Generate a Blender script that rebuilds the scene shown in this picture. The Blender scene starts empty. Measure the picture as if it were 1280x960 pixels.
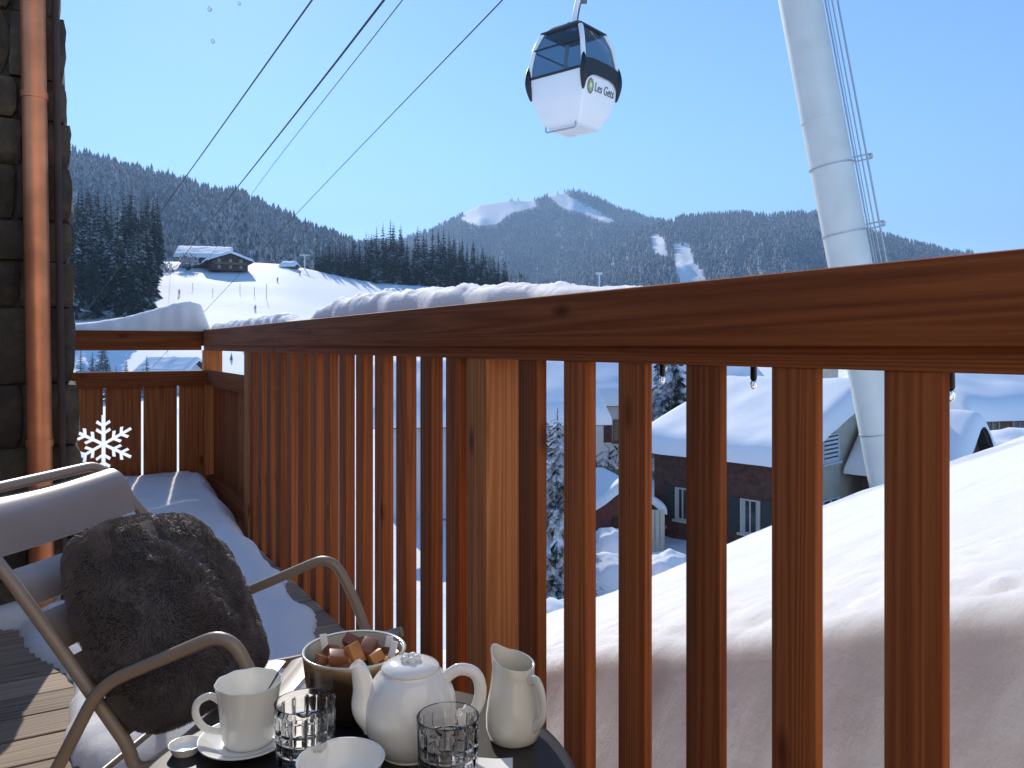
import bpy, bmesh, math, random
import numpy as np
from mathutils import Vector, Matrix, noise

rnd = random.Random(7)
sc = bpy.context.scene
COL = sc.collection
PI = math.pi
R = math.radians

# ------------------------------------------------------------------ camera, sky, sun, exposure
cam_d = bpy.data.cameras.new('camera')
cam_d.sensor_width = 36.0
cam_d.lens = 28.125
cam_d.shift_y = -0.0375
cam_d.clip_start = 0.05
cam_d.clip_end = 30000
cam = bpy.data.objects.new('camera', cam_d)
cam.rotation_euler = (R(90), 0, 0)
COL.objects.link(cam)
sc.camera = cam

SUN_AZ, SUN_EL = R(-20.0), R(29.0)          # azimuth left of the view axis (+Y)
world = bpy.data.worlds.new('World')
sc.world = world
world.use_nodes = True
wn, wl = world.node_tree.nodes, world.node_tree.links
wn.clear()
wo = wn.new('ShaderNodeOutputWorld')
wb = wn.new('ShaderNodeBackground')
ws = wn.new('ShaderNodeTexSky')
ws.sky_type = 'NISHITA'
ws.sun_disc = False
ws.sun_elevation = SUN_EL
ws.sun_rotation = SUN_AZ
ws.altitude = 1500
ws.air_density = 0.85
ws.dust_density = 0.12
ws.ozone_density = 3.0
wb.inputs[1].default_value = 0.10
wh = wn.new('ShaderNodeHueSaturation')
wh.inputs['Saturation'].default_value = 1.12
wl.new(ws.outputs[0], wh.inputs['Color'])
wl.new(wh.outputs[0], wb.inputs[0])
wl.new(wb.outputs[0], wo.inputs[0])

sun_d = bpy.data.lights.new('sun', 'SUN')
sun_d.energy = 2.1
sun_d.angle = R(0.5)
sun_d.color = (1.0, 0.93, 0.83)
sun = bpy.data.objects.new('sun', sun_d)
S = Vector((math.sin(SUN_AZ) * math.cos(SUN_EL), math.cos(SUN_AZ) * math.cos(SUN_EL), math.sin(SUN_EL)))
sun.rotation_euler = S.to_track_quat('Z', 'Y').to_euler()
COL.objects.link(sun)
sc.view_settings.view_transform = 'Standard'
sc.view_settings.look = 'None'
sc.view_settings.exposure = 1.4
sc.view_settings.gamma = 1.0
sc.cycles.max_bounces = 10
sc.cycles.transmission_bounces = 10
sc.cycles.use_denoising = True

# ------------------------------------------------------------------ helpers
F0 = 1000.0


def P(px, py, d):
    """Measured direction of the photograph (eye at the origin) taken out to its real distance d."""
    return Vector(((px - 640) / F0 * d, d, (432 - py) / F0 * d))


TH = math.atan(0.585)
CT, ST = math.cos(TH), math.sin(TH)


def F(t, q, z=0.0):
    """railing coordinates: t along the rail, q outward."""
    return Vector((CT * q - ST * t, ST * q + CT * t, z))


def tag(o, label=None, cat=None, group=None, kind=None):
    if label: o['label'] = label
    if cat: o['category'] = cat
    if group: o['group'] = group
    if kind: o['kind'] = kind
    return o


def empty(name, loc, label=None, cat=None, group=None, kind=None, rz=0.0):
    o = bpy.data.objects.new(name, None)
    o.empty_display_size = 0.1
    o.location = loc
    o.rotation_euler = (0, 0, rz)
    COL.objects.link(o)
    return tag(o, label, cat, group, kind)


def root_loc(p):
    l = Vector((0, 0, 0))
    while p is not None:
        l = l + p.location
        p = p.parent
    return l


class MB:
    def __init__(s):
        s.v, s.f, s.m = [], [], []

    def add(s, vs, fs, mi=0):
        o = len(s.v)
        s.v += [tuple(v) for v in vs]
        s.f += [tuple(i + o for i in f) for f in fs]
        s.m += [mi] * len(fs)
        return s

    def box(s, c, ax, ay, az, mi=0, bev=0.0):
        """box: centre c, half-axis vectors"""
        c, ax, ay, az = Vector(c), Vector(ax), Vector(ay), Vector(az)
        if bev <= 0:
            vs = [c + ax * i + ay * j + az * k for i in (-1, 1) for j in (-1, 1) for k in (-1, 1)]
            s.add(vs, [(0, 1, 3, 2), (4, 6, 7, 5), (0, 4, 5, 1), (2, 3, 7, 6), (0, 2, 6, 4), (1, 5, 7, 3)], mi)
            return s
        L = [ax.length, ay.length, az.length]
        bm = bmesh.new()
        r = bmesh.ops.create_cube(bm, size=2.0)
        for v in bm.verts:
            v.co = Vector((v.co.x * L[0], v.co.y * L[1], v.co.z * L[2]))
        bmesh.ops.bevel(bm, geom=list(bm.edges), offset=bev, segments=2, affect='EDGES', profile=0.6)
        ux, uy, uz = ax.normalized(), ay.normalized(), az.normalized()
        bm.verts.index_update()
        vs = [c + ux * v.co.x + uy * v.co.y + uz * v.co.z for v in bm.verts]
        s.add(vs, [[v.index for v in f.verts] for f in bm.faces], mi)
        bm.free()
        return s

    def tube(s, pts, r, seg=12, mi=0, cap=True, flat=None):
        pts = [Vector(p) for p in pts]
        n = len(pts)
        rs = r if isinstance(r, (list, tuple)) else [r] * n
        tang = []
        for i in range(n):
            a, b = pts[max(0, i - 1)], pts[min(n - 1, i + 1)]
            tang.append((b - a).normalized())
        up = Vector((0, 0, 1)) if abs(tang[0].z) < 0.9 else Vector((1, 0, 0))
        nx = tang[0].cross(up).normalized()
        vs = []
        for i in range(n):
            t = tang[i]
            nx = (nx - t * nx.dot(t)).normalized()
            ny = t.cross(nx)
            for j in range(seg):
                a = 2 * PI * j / seg
                k = flat if flat else 1.0
                vs.append(pts[i] + nx * math.cos(a) * rs[i] + ny * math.sin(a) * rs[i] * k)
        fs = [(i * seg + j, i * seg + (j + 1) % seg, (i + 1) * seg + (j + 1) % seg, (i + 1) * seg + j)
              for i in range(n - 1) for j in range(seg)]
        if cap:
            fs.append(tuple(range(seg))[::-1])
            fs.append(tuple((n - 1) * seg + j for j in range(seg)))
        return s.add(vs, fs, mi)

    def lathe(s, prof, c, seg=48, rf=None, mi=0, close_start=True, close_end=True):
        c = Vector(c)
        vs = []
        for (r, z) in prof:
            for j in range(seg):
                a = 2 * PI * j / seg
                rr, zz = (r, z) if rf is None else rf(r, z, a)
                vs.append(c + Vector((rr * math.cos(a), rr * math.sin(a), zz)))
        n = len(prof)
        fs = [(i * seg + j, i * seg + (j + 1) % seg, (i + 1) * seg + (j + 1) % seg, (i + 1) * seg + j)
              for i in range(n - 1) for j in range(seg)]
        if close_start: fs.append(tuple(range(seg))[::-1])
        if close_end: fs.append(tuple((n - 1) * seg + j for j in range(seg)))
        return s.add(vs, fs, mi)

    def grid(s, fn, nu, nv, mi=0):
        vs = [fn(i / nu, j / nv) for i in range(nu + 1) for j in range(nv + 1)]
        w = nv + 1
        fs = [(i * w + j, (i + 1) * w + j, (i + 1) * w + j + 1, i * w + j + 1) for i in range(nu) for j in range(nv)]
        return s.add(vs, fs, mi)

    def build(s, name, mat, parent=None, smooth=False, local=False, loc=None):
        """vertices are given in world space (or in the parent's space with local=True)"""
        me = bpy.data.meshes.new(name)
        off = Vector((0, 0, 0))
        if parent is not None and not local:
            off = root_loc(parent)
        if loc is not None:
            off = off + Vector(loc)
        vs = [(v[0] - off.x, v[1] - off.y, v[2] - off.z) for v in s.v] if off.length > 0 and not local else s.v
        me.from_pydata(vs, [], s.f)
        mats = mat if isinstance(mat, (list, tuple)) else [mat]
        for m_ in mats: me.materials.append(m_)
        if len(mats) > 1:
            me.polygons.foreach_set('material_index', s.m)
        me.update()
        if smooth is True:
            me.shade_smooth()
        elif smooth:
            me.shade_smooth()
            me.set_sharp_from_angle(angle=R(smooth))
        o = bpy.data.objects.new(name, me)
        COL.objects.link(o)
        if loc is not None: o.location = loc
        if parent is not None: o.parent = parent
        return o


def np_mesh(name, V, Fq, mat, smooth=True, parent=None, sizes=None):
    """numpy vertices (n,3) and faces (m,k)"""
    me = bpy.data.meshes.new(name)
    V = np.asarray(V, dtype=np.float32)
    Fq = np.asarray(Fq, dtype=np.int32)
    me.vertices.add(len(V)); me.vertices.foreach_set('co', V.ravel())
    k = Fq.shape[1]
    me.loops.add(Fq.size); me.loops.foreach_set('vertex_index', Fq.ravel())
    me.polygons.add(len(Fq))
    me.polygons.foreach_set('loop_start', np.arange(0, Fq.size, k, dtype=np.int32))
    me.polygons.foreach_set('loop_total', np.full(len(Fq), k, dtype=np.int32))
    me.update(calc_edges=True)
    me.validate()
    if smooth: me.shade_smooth()
    for m_ in (mat if isinstance(mat, (list, tuple)) else [mat]): me.materials.append(m_)
    o = bpy.data.objects.new(name, me)
    COL.objects.link(o)
    if parent: o.parent = parent
    return o


def copy_tree(o, parent=None):
    c = o.copy()
    COL.objects.link(c)
    if parent is not None: c.parent = parent
    for ch in list(o.children):
        copy_tree(ch, c)
    return c


def vn(x, y, z=0.0, s=1.0):
    return noise.noise(Vector((x * s, y * s, z * s)))


def fbm(x, y, z=0.0, s=1.0, o=4):
    a, t, f = 1.0, 0.0, s
    for _ in range(o):
        t += a * noise.noise(Vector((x * f, y * f, z * f)))
        a *= 0.5; f *= 2.1
    return t


def interp(tab, x):
    if x <= tab[0][0]: return tab[0][1]
    for (x0, y0), (x1, y1) in zip(tab, tab[1:]):
        if x <= x1:
            u = (x - x0) / (x1 - x0)
            return y0 + (y1 - y0) * u
    return tab[-1][1]


def sstep(a, b, x):
    u = max(0.0, min(1.0, (x - a) / (b - a)))
    return u * u * (3 - 2 * u)


def spline(pts, n=8):
    pts = [Vector(p) for p in pts]
    out = []
    for i in range(len(pts) - 1):
        p0 = pts[max(0, i - 1)]; p1 = pts[i]; p2 = pts[i + 1]; p3 = pts[min(len(pts) - 1, i + 2)]
        for k in range(n):
            u = k / n
            out.append(0.5 * ((2 * p1) + (p2 - p0) * u + (2 * p0 - 5 * p1 + 4 * p2 - p3) * u * u + (3 * p1 - p0 - 3 * p2 + p3) * u ** 3))
    out.append(pts[-1])
    return out


def fillet(pts, rad, n=6):
    """polyline with rounded corners"""
    pts = [Vector(p) for p in pts]
    out = [pts[0]]
    for i in range(1, len(pts) - 1):
        a, b, c = pts[i - 1], pts[i], pts[i + 1]
        r_ = min(rad, (a - b).length * 0.48, (c - b).length * 0.48)
        p, q = b + (a - b).normalized() * r_, b + (c - b).normalized() * r_
        for k in range(n + 1):
            u = k / n
            out.append(p * (1 - u) ** 2 + b * 2 * u * (1 - u) + q * u * u)
    out.append(pts[-1])
    return out


# ------------------------------------------------------------------ materials
def mat(name):
    m_ = bpy.data.materials.new(name)
    m_.use_nodes = True
    nt = m_.node_tree
    b = nt.nodes['Principled BSDF']
    return m_, nt, nt.nodes, nt.links, b


def ramp(n, stops, interp_='LINEAR'):
    r_ = n.new('ShaderNodeValToRGB')
    cr = r_.color_ramp
    cr.interpolation = interp_
    while len(cr.elements) < len(stops): cr.elements.new(0.5)
    for e, (p, c) in zip(cr.elements, stops):
        e.position = p
        e.color = (*c, 1) if len(c) == 3 else c
    return r_


def simple(name, col, rough=0.5, metal=0.0, nscale=0.0, namp=0.15, bump=0.0, bscale=60, coat=0.0, spec=0.5, coord='Object'):
    m_, nt, n, l, b = mat(name)
    b.inputs['Roughness'].default_value = rough
    b.inputs['Metallic'].default_value = metal
    b.inputs['Specular IOR Level'].default_value = spec
    if coat: b.inputs['Coat Weight'].default_value = coat
    b.inputs['Base Color'].default_value = (*col, 1)
    tc = n.new('ShaderNodeTexCoord')
    if nscale:
        no = n.new('ShaderNodeTexNoise'); no.inputs['Scale'].default_value = nscale; no.inputs['Detail'].default_value = 5
        l.new(tc.outputs[coord], no.inputs['Vector'])
        r_ = ramp(n, [(0.3, tuple(c * (1 - namp) for c in col)), (0.7, tuple(min(1, c * (1 + namp)) for c in col))])
        l.new(no.outputs['Fac'], r_.inputs[0]); l.new(r_.outputs[0], b.inputs['Base Color'])
    if bump:
        nb = n.new('ShaderNodeTexNoise'); nb.inputs['Scale'].default_value = bscale; nb.inputs['Detail'].default_value = 6
        l.new(tc.outputs[coord], nb.inputs['Vector'])
        bp = n.new('ShaderNodeBump'); bp.inputs['Strength'].default_value = bump; bp.inputs['Distance'].default_value = 0.01
        l.new(nb.outputs['Fac'], bp.inputs['Height']); l.new(bp.outputs[0], b.inputs['Normal'])
    return m_


def wood(name, axis, light, dark, rough=0.78, ring=30.0, spec=0.18, knots=True):
    """larch boards: grain runs along the local axis; every board takes its own offset"""
    m_, nt, n, l, b = mat(name)
    tc = n.new('ShaderNodeTexCoord'); oi = n.new('ShaderNodeObjectInfo')
    mul = n.new('ShaderNodeMath'); mul.operation = 'MULTIPLY'; mul.inputs[1].default_value = 37.0
    l.new(oi.outputs['Random'], mul.inputs[0])
    cmb = n.new('ShaderNodeCombineXYZ')
    for k in range(3): l.new(mul.outputs[0], cmb.inputs[k])
    ad = n.new('ShaderNodeVectorMath'); ad.operation = 'ADD'
    l.new(tc.outputs['Object'], ad.inputs[0]); l.new(cmb.outputs[0], ad.inputs[1])
    mp = n.new('ShaderNodeMapping')
    sc_ = [30.0, 30.0, 30.0]; sc_['XYZ'.index(axis)] = 0.5
    mp.inputs['Scale'].default_value = sc_
    l.new(ad.outputs[0], mp.inputs[0])
    n1 = n.new('ShaderNodeTexNoise'); n1.inputs['Scale'].default_value = 0.5; n1.inputs['Detail'].default_value = 1.5
    n1.inputs['Distortion'].default_value = 0.15
    l.new(mp.outputs[0], n1.inputs['Vector'])
    rm = n.new('ShaderNodeMath'); rm.operation = 'MULTIPLY'; rm.inputs[1].default_value = ring
    l.new(n1.outputs['Fac'], rm.inputs[0])
    fr = n.new('ShaderNodeMath'); fr.operation = 'PINGPONG'; fr.inputs[1].default_value = 1.0
    l.new(rm.outputs[0], fr.inputs[0])
    n2 = n.new('ShaderNodeTexNoise'); n2.inputs['Scale'].default_value = 9.0; n2.inputs['Detail'].default_value = 6
    n2.inputs['Roughness'].default_value = 0.7
    l.new(mp.outputs[0], n2.inputs['Vector'])
    mx = n.new('ShaderNodeMix'); mx.data_type = 'FLOAT'; mx.inputs[0].default_value = 0.62
    l.new(fr.outputs[0], mx.inputs[2]); l.new(n2.outputs['Fac'], mx.inputs[3])
    r_ = ramp(n, [(0.28, tuple(min(1, c * 1.08) for c in light)), (0.52, tuple((a + c) / 2 for a, c in zip(light, dark))), (0.76, tuple(c * 0.92 for c in dark))])
    l.new(mx.outputs[0], r_.inputs[0])
    col = r_.outputs[0]
    # per-board tone
    hs = n.new('ShaderNodeHueSaturation')
    tr = n.new('ShaderNodeMapRange'); tr.inputs[3].default_value = 0.72; tr.inputs[4].default_value = 1.22
    l.new(oi.outputs['Random'], tr.inputs[0]); l.new(tr.outputs[0], hs.inputs['Value']); l.new(col, hs.inputs['Color'])
    col = hs.outputs[0]
    if knots:
        mk = n.new('ShaderNodeMapping')
        ks = [11.0, 11.0, 11.0]; ks['XYZ'.index(axis)] = 4.2
        mk.inputs['Scale'].default_value = ks
        l.new(ad.outputs[0], mk.inputs[0])
        vo = n.new('ShaderNodeTexVoronoi'); vo.inputs['Scale'].default_value = 0.85
        l.new(mk.outputs[0], vo.inputs['Vector'])
        kr = ramp(n, [(0.04, (0.9, 0.9, 0.9)), (0.17, (0, 0, 0))])
        l.new(vo.outputs['Distance'], kr.inputs[0])
        km = n.new('ShaderNodeMix'); km.data_type = 'RGBA'
        l.new(kr.outputs[0], km.inputs[0]); l.new(col, km.inputs[6])
        km.inputs[7].default_value = (dark[0] * 0.3, dark[1] * 0.25, dark[2] * 0.25, 1)
        col = km.outputs[2]
    l.new(col, b.inputs['Base Color'])
    b.inputs['Roughness'].default_value = rough
    b.inputs['Specular IOR Level'].default_value = spec
    bp = n.new('ShaderNodeBump'); bp.inputs['Strength'].default_value = 0.25; bp.inputs['Distance'].default_value = 0.0006
    l.new(mx.outputs[0], bp.inputs['Height']); l.new(bp.outputs[0], b.inputs['Normal'])
    return m_


def snow_mat(name, col=(0.86, 0.87, 0.89), bs=30.0, bd=0.01, bstr=0.4, sss=0.0):
    m_, nt, n, l, b = mat(name)
    tc = n.new('ShaderNodeTexCoord')
    b.inputs['Base Color'].default_value = (*col, 1)
    b.inputs['Roughness'].default_value = 0.75
    b.inputs['Specular IOR Level'].default_value = 0.25
    if sss:
        b.inputs['Subsurface Weight'].default_value = 1.0
        b.inputs['Subsurface Radius'].default_value = (1.0, 0.92, 0.85)
        b.inputs['Subsurface Scale'].default_value = sss
    n1 = n.new('ShaderNodeTexNoise'); n1.inputs['Scale'].default_value = bs; n1.inputs['Detail'].default_value = 8
    n1.inputs['Roughness'].default_value = 0.65
    l.new(tc.outputs['Object'], n1.inputs['Vector'])
    bp = n.new('ShaderNodeBump'); bp.inputs['Strength'].default_value = bstr; bp.inputs['Distance'].default_value = bd
    l.new(n1.outputs['Fac'], bp.inputs['Height']); l.new(bp.outputs[0], b.inputs['Normal'])
    return m_


LARCH_L, LARCH_D = (0.37, 0.112, 0.033), (0.225, 0.058, 0.016)
M = {}
M['wood_x'] = wood('larch_along_x', 'X', LARCH_L, LARCH_D)
M['wood_z'] = wood('larch_along_z', 'Z', LARCH_L, LARCH_D)
M['wood_post_lit'] = wood('larch_post_painted_lit', 'Z', (0.52, 0.20, 0.067), (0.36, 0.12, 0.037))  # same larch as the slats, lightened to stand for light on the post sides
M['wood_end_lit'] = wood('end_panel_larch_painted_lit', 'Z', (0.52, 0.185, 0.062), (0.32, 0.095, 0.03))  # larch lightened in place of bounce light missing on the end panel
M['wood_dark'] = wood('stained_larch', 'Z', (0.36, 0.115, 0.045), (0.22, 0.06, 0.022))
M['deck'] = wood('weathered_deck', 'X', (0.42, 0.31, 0.22), (0.22, 0.15, 0.10), rough=0.7)
def add_relief(m_, scale, dist, strength):
    n, l = m_.node_tree.nodes, m_.node_tree.links
    b = n['Principled BSDF']
    old = b.inputs['Normal'].links[0].from_node
    tc = n.new('ShaderNodeTexCoord')
    mp = n.new('ShaderNodeMapping'); mp.inputs['Scale'].default_value = (1, 1.8, 1); mp.inputs['Rotation'].default_value = (0, 0, 0.5)
    no = n.new('ShaderNodeTexNoise'); no.inputs['Scale'].default_value = scale; no.inputs['Detail'].default_value = 9; no.inputs['Roughness'].default_value = 0.62
    l.new(tc.outputs['Object'], mp.inputs[0]); l.new(mp.outputs[0], no.inputs['Vector'])
    bp = n.new('ShaderNodeBump'); bp.inputs['Strength'].default_value = strength; bp.inputs['Distance'].default_value = dist
    l.new(no.outputs['Fac'], bp.inputs['Height'])
    l.new(bp.outputs[0], old.inputs['Normal'])


M['snow'] = snow_mat('snow', (0.90, 0.885, 0.865), bs=90, bd=0.005, bstr=0.9, sss=0.10)
add_relief(M['snow'], 5.0, 0.05, 0.55)
M['snow_fine'] = snow_mat('snow_on_balcony', (0.92, 0.905, 0.88), bs=70, bd=0.004, bstr=0.6, sss=0.04)
M['snow_far'] = snow_mat('snow_far', bs=0.5, bd=0.5, bstr=0.3)
def floor_mat():
    m_, nt, n, l, b = mat('forest_floor')
    tc = n.new('ShaderNodeTexCoord')
    no = n.new('ShaderNodeTexNoise'); no.inputs['Scale'].default_value = 0.12; no.inputs['Detail'].default_value = 8; no.inputs['Roughness'].default_value = 0.8
    l.new(tc.outputs['Object'], no.inputs['Vector'])
    r_ = ramp(n, [(0.40, (0.07, 0.08, 0.08)), (0.72, (0.60, 0.62, 0.66))])
    l.new(no.outputs['Fac'], r_.inputs[0])
    at_ = n.new('ShaderNodeVertexColor'); at_.layer_name = 'open_piste'
    mx = n.new('ShaderNodeMix'); mx.data_type = 'RGBA'
    l.new(at_.outputs[0], mx.inputs[0]); l.new(r_.outputs[0], mx.inputs[6]); mx.inputs[7].default_value = (0.84, 0.85, 0.87, 1)
    l.new(mx.outputs[2], b.inputs['Base Color']); b.inputs['Roughness'].default_value = 0.85
    return m_


M['forest_floor'] = floor_mat()
M['roof_snow'] = snow_mat('roof_snow', bs=3, bd=0.05, bstr=0.3)
M['chair'] = simple('chair_lacquer', (0.30, 0.225, 0.165), 0.38, 0.0, 8, 0.05, spec=0.6)
M['slat'] = simple('chair_slat_lacquer', (0.32, 0.245, 0.205), 0.40, 0.0, 8, 0.05, spec=0.7)
M['ceramic'] = simple('white_glazed_china', (0.86, 0.84, 0.77), 0.12, 0, 12, 0.02, coat=0.4)
M['cream'] = simple('cream_glazed_china', (0.70, 0.67, 0.58), 0.14, 0, 12, 0.03, coat=0.4)
M['steel'] = simple('polished_steel', (0.6, 0.58, 0.55), 0.18, 1.0)
M['table'] = simple('table_black_lacquer', (0.018, 0.014, 0.014), 0.45, 0, 15, 0.3)
M['paper'] = simple('paper', (0.8, 0.79, 0.76), 0.7, 0, 30, 0.03)
M['copper'] = simple('weathered_copper', (0.74, 0.27, 0.12), 0.42, 0.6, 5, 0.35, bump=0.15, bscale=25)
M['mortar'] = simple('mortar', (0.06, 0.055, 0.045), 0.95, 0, 40, 0.3, bump=0.5, bscale=60)
M['tower'] = simple('tower_galvanised_paint', (0.66, 0.66, 0.60), 0.45, 0.1, 1.2, 0.06, bump=0.1, bscale=3)
M['galv'] = simple('galvanised_steel', (0.42, 0.44, 0.46), 0.4, 0.8)
M['cable'] = simple('steel_cable', (0.05, 0.055, 0.06), 0.8, 0.0, spec=0.1)
M['cabin_white'] = simple('cabin_white_gelcoat', (0.90, 0.89, 0.86), 0.25, 0, 2, 0.02)
M['black'] = simple('black_rubber', (0.012, 0.012, 0.014), 0.45)
M['plaster'] = simple('beige_plaster', (0.52, 0.47, 0.38), 0.9, 0, 3, 0.08, bump=0.2, bscale=40)
M['plaster_pale'] = simple('pale_plaster', (0.62, 0.64, 0.66), 0.9, 0, 3, 0.06)
M['chalet_wood'] = simple('dark_chalet_timber', (0.085, 0.036, 0.024), 0.75, 0, 6, 0.4, bump=0.3, bscale=20)
M['chalet_brown'] = simple('brown_chalet_timber', (0.16, 0.085, 0.05), 0.75, 0, 6, 0.35)
M['shed_red'] = simple('red_brown_boards', (0.17, 0.05, 0.035), 0.8, 0, 6, 0.3)
M['window_white'] = simple('window_frame_paint', (0.50, 0.47, 0.41), 0.5)
M['pane'] = simple('window_pane', (0.03, 0.035, 0.04), 0.05, 0, spec=0.9)
M['shutter'] = simple('grey_green_shutter', (0.035, 0.042, 0.038), 0.6)
M['curtain'] = simple('net_curtain', (0.42, 0.42, 0.40), 0.9)
M['roof_edge'] = simple('roof_edge_board', (0.05, 0.03, 0.025), 0.8, 0, 5, 0.3)
M['bark'] = simple('bark', (0.06, 0.045, 0.035), 0.9, 0, 8, 0.4)
M['building'] = simple('shade_wall_dark', (0.10, 0.055, 0.035), 0.9, 0, 3, 0.2)  # dark tone chosen to cut light thrown onto the railing's inner faces
M['bounce_plaster'] = simple('warm_bounce_plaster', (0.86, 0.78, 0.67), 0.9, 0, 3, 0.08)  # pale tone of unseen walls, chosen to throw warm light back
M['soffit'] = simple('soffit_boards', (0.24, 0.115, 0.055), 0.7, 0, 3, 0.2)
M['jacket'] = simple('dark_ski_suit', (0.03, 0.035, 0.06), 0.7)
M['jacket_red'] = simple('red_ski_suit', (0.25, 0.03, 0.03), 0.7)
M['skin'] = simple('skin', (0.5, 0.3, 0.22), 0.6)
M['chocolate'] = simple('caramel_brown', (0.23, 0.085, 0.04), 0.35, 0, 40, 0.25)
M['caramel'] = simple('golden_caramel', (0.50, 0.20, 0.06), 0.3, 0, 40, 0.2)
M['logo_green'] = simple('logo_green', (0.42, 0.50, 0.10), 0.5)
M['logo_grey'] = simple('logo_grey', (0.16, 0.17, 0.18), 0.5)
M['pillow'] = simple('pillow_hide', (0.035, 0.026, 0.025), 0.9, 0, 20, 0.3)


def glass_mat():
    m_, nt, n, l, b = mat('clear_crystal')
    b.inputs['Base Color'].default_value = (1, 1, 1, 1)
    b.inputs['Transmission Weight'].default_value = 1.0
    b.inputs['Roughness'].default_value = 0.0
    b.inputs['IOR'].default_value = 1.52
    return m_


M['glass'] = glass_mat()


def cabin_glass():
    m_, nt, n, l, b = mat('tinted_cabin_glass')
    b.inputs['Base Color'].default_value = (0.08, 0.12, 0.16, 1)
    b.inputs['Roughness'].default_value = 0.03
    b.inputs['Specular IOR Level'].default_value = 0.8
    tr = n.new('ShaderNodeBsdfTransparent'); tr.inputs[0].default_value = (0.50, 0.62, 0.70, 1)
    mx = n.new('ShaderNodeMixShader'); mx.inputs[0].default_value = 0.42
    out = n['Material Output']
    l.new(tr.outputs[0], mx.inputs[1]); l.new(b.outputs[0], mx.inputs[2]); l.new(mx.outputs[0], out.inputs[0])
    return m_


M['cabin_glass'] = cabin_glass()


def pot_glaze():
    m_, nt, n, l, b = mat('brown_gold_glaze')
    tc = n.new('ShaderNodeTexCoord'); sp = n.new('ShaderNodeSeparateXYZ')
    l.new(tc.outputs['Object'], sp.inputs[0])
    no = n.new('ShaderNodeTexNoise'); no.inputs['Scale'].default_value = 14
    l.new(tc.outputs['Object'], no.inputs['Vector'])
    ad = n.new('ShaderNodeMath'); ad.operation = 'MULTIPLY_ADD'; ad.inputs[1].default_value = 0.035
    l.new(no.outputs['Fac'], ad.inputs[0]); l.new(sp.outputs[2], ad.inputs[2])
    mr = n.new('ShaderNodeMapRange'); mr.inputs[1].default_value = 0.02; mr.inputs[2].default_value = 0.125
    l.new(ad.outputs[0], mr.inputs[0])
    r_ = ramp(n, [(0.0, (0.03, 0.018, 0.012)), (0.70, (0.045, 0.024, 0.013)), (0.90, (0.26, 0.16, 0.07)), (0.97, (0.6, 0.50, 0.34))])
    l.new(mr.outputs[0], r_.inputs[0]); l.new(r_.outputs[0], b.inputs['Base Color'])
    b.inputs['Roughness'].default_value = 0.2
    return m_


M['pot'] = pot_glaze()
M['pot_in'] = simple('pale_green_glaze', (0.50, 0.53, 0.46), 0.15, 0, 10, 0.05)


def stone_mat():
    m_, nt, n, l, b = mat('dark_fieldstone')
    tc = n.new('ShaderNodeTexCoord'); oi = n.new('ShaderNodeObjectInfo')
    no = n.new('ShaderNodeTexNoise'); no.inputs['Scale'].default_value = 9; no.inputs['Detail'].default_value = 9; no.inputs['Roughness'].default_value = 0.7
    l.new(tc.outputs['Object'], no.inputs['Vector'])
    r_ = ramp(n, [(0.25, (0.022, 0.017, 0.012)), (0.5, (0.07, 0.054, 0.036)), (0.72, (0.15, 0.115, 0.075))])
    l.new(no.outputs['Fac'], r_.inputs[0])
    hs = n.new('ShaderNodeHueSaturation')
    mr = n.new('ShaderNodeMapRange'); mr.inputs[3].default_value = 0.55; mr.inputs[4].default_value = 1.5
    l.new(oi.outputs['Random'], mr.inputs[0]); l.new(mr.outputs[0], hs.inputs['Value']); l.new(r_.outputs[0], hs.inputs['Color'])
    l.new(hs.outputs[0], b.inputs['Base Color'])
    b.inputs['Roughness'].default_value = 0.9
    bp = n.new('ShaderNodeBump'); bp.inputs['Strength'].default_value = 0.8; bp.inputs['Distance'].default_value = 0.02
    l.new(no.outputs['Fac'], bp.inputs['Height']); l.new(bp.outputs[0], b.inputs['Normal'])
    return m_


M['stone'] = stone_mat()


def conifer_mat(name, scale, lo, hi, dark=(0.020, 0.030, 0.024), snow=(0.78, 0.80, 0.84), nz=0.5):
    """snow lies on what faces up, in clumps; the rest stays needle green"""
    m_, nt, n, l, b = mat(name)
    ge = n.new('ShaderNodeNewGeometry'); sp = n.new('ShaderNodeSeparateXYZ')
    l.new(ge.outputs['True Normal'], sp.inputs[0])
    ab = n.new('ShaderNodeMath'); ab.operation = 'ABSOLUTE'; l.new(sp.outputs[2], ab.inputs[0])
    tc = n.new('ShaderNodeTexCoord')
    no = n.new('ShaderNodeTexNoise'); no.inputs['Scale'].default_value = scale; no.inputs['Detail'].default_value = 6
    no.inputs['Roughness'].default_value = 0.8
    l.new(tc.outputs['Object'], no.inputs['Vector'])
    ma = n.new('ShaderNodeMath'); ma.operation = 'MULTIPLY_ADD'; ma.inputs[1].default_value = nz
    l.new(ab.outputs[0], ma.inputs[0]); l.new(no.outputs['Fac'], ma.inputs[2])
    r_ = ramp(n, [(lo, dark), (hi, snow)])
    l.new(ma.outputs[0], r_.inputs[0]); l.new(r_.outputs[0], b.inputs['Base Color'])
    b.inputs['Roughness'].default_value = 0.85
    b.inputs['Specular IOR Level'].default_value = 0.15
    return m_


M['conifer'] = conifer_mat('snowy_conifer_needles', 5.0, 0.80, 1.02)
M['conifer_near'] = conifer_mat('snow_laden_conifer', 9.0, 0.70, 0.90)
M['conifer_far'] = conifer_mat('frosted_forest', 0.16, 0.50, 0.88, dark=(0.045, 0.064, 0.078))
M['twig'] = conifer_mat('frosted_twigs', 3.0, 0.55, 0.8, dark=(0.06, 0.05, 0.045))

# ------------------------------------------------------------------ terrain


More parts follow.
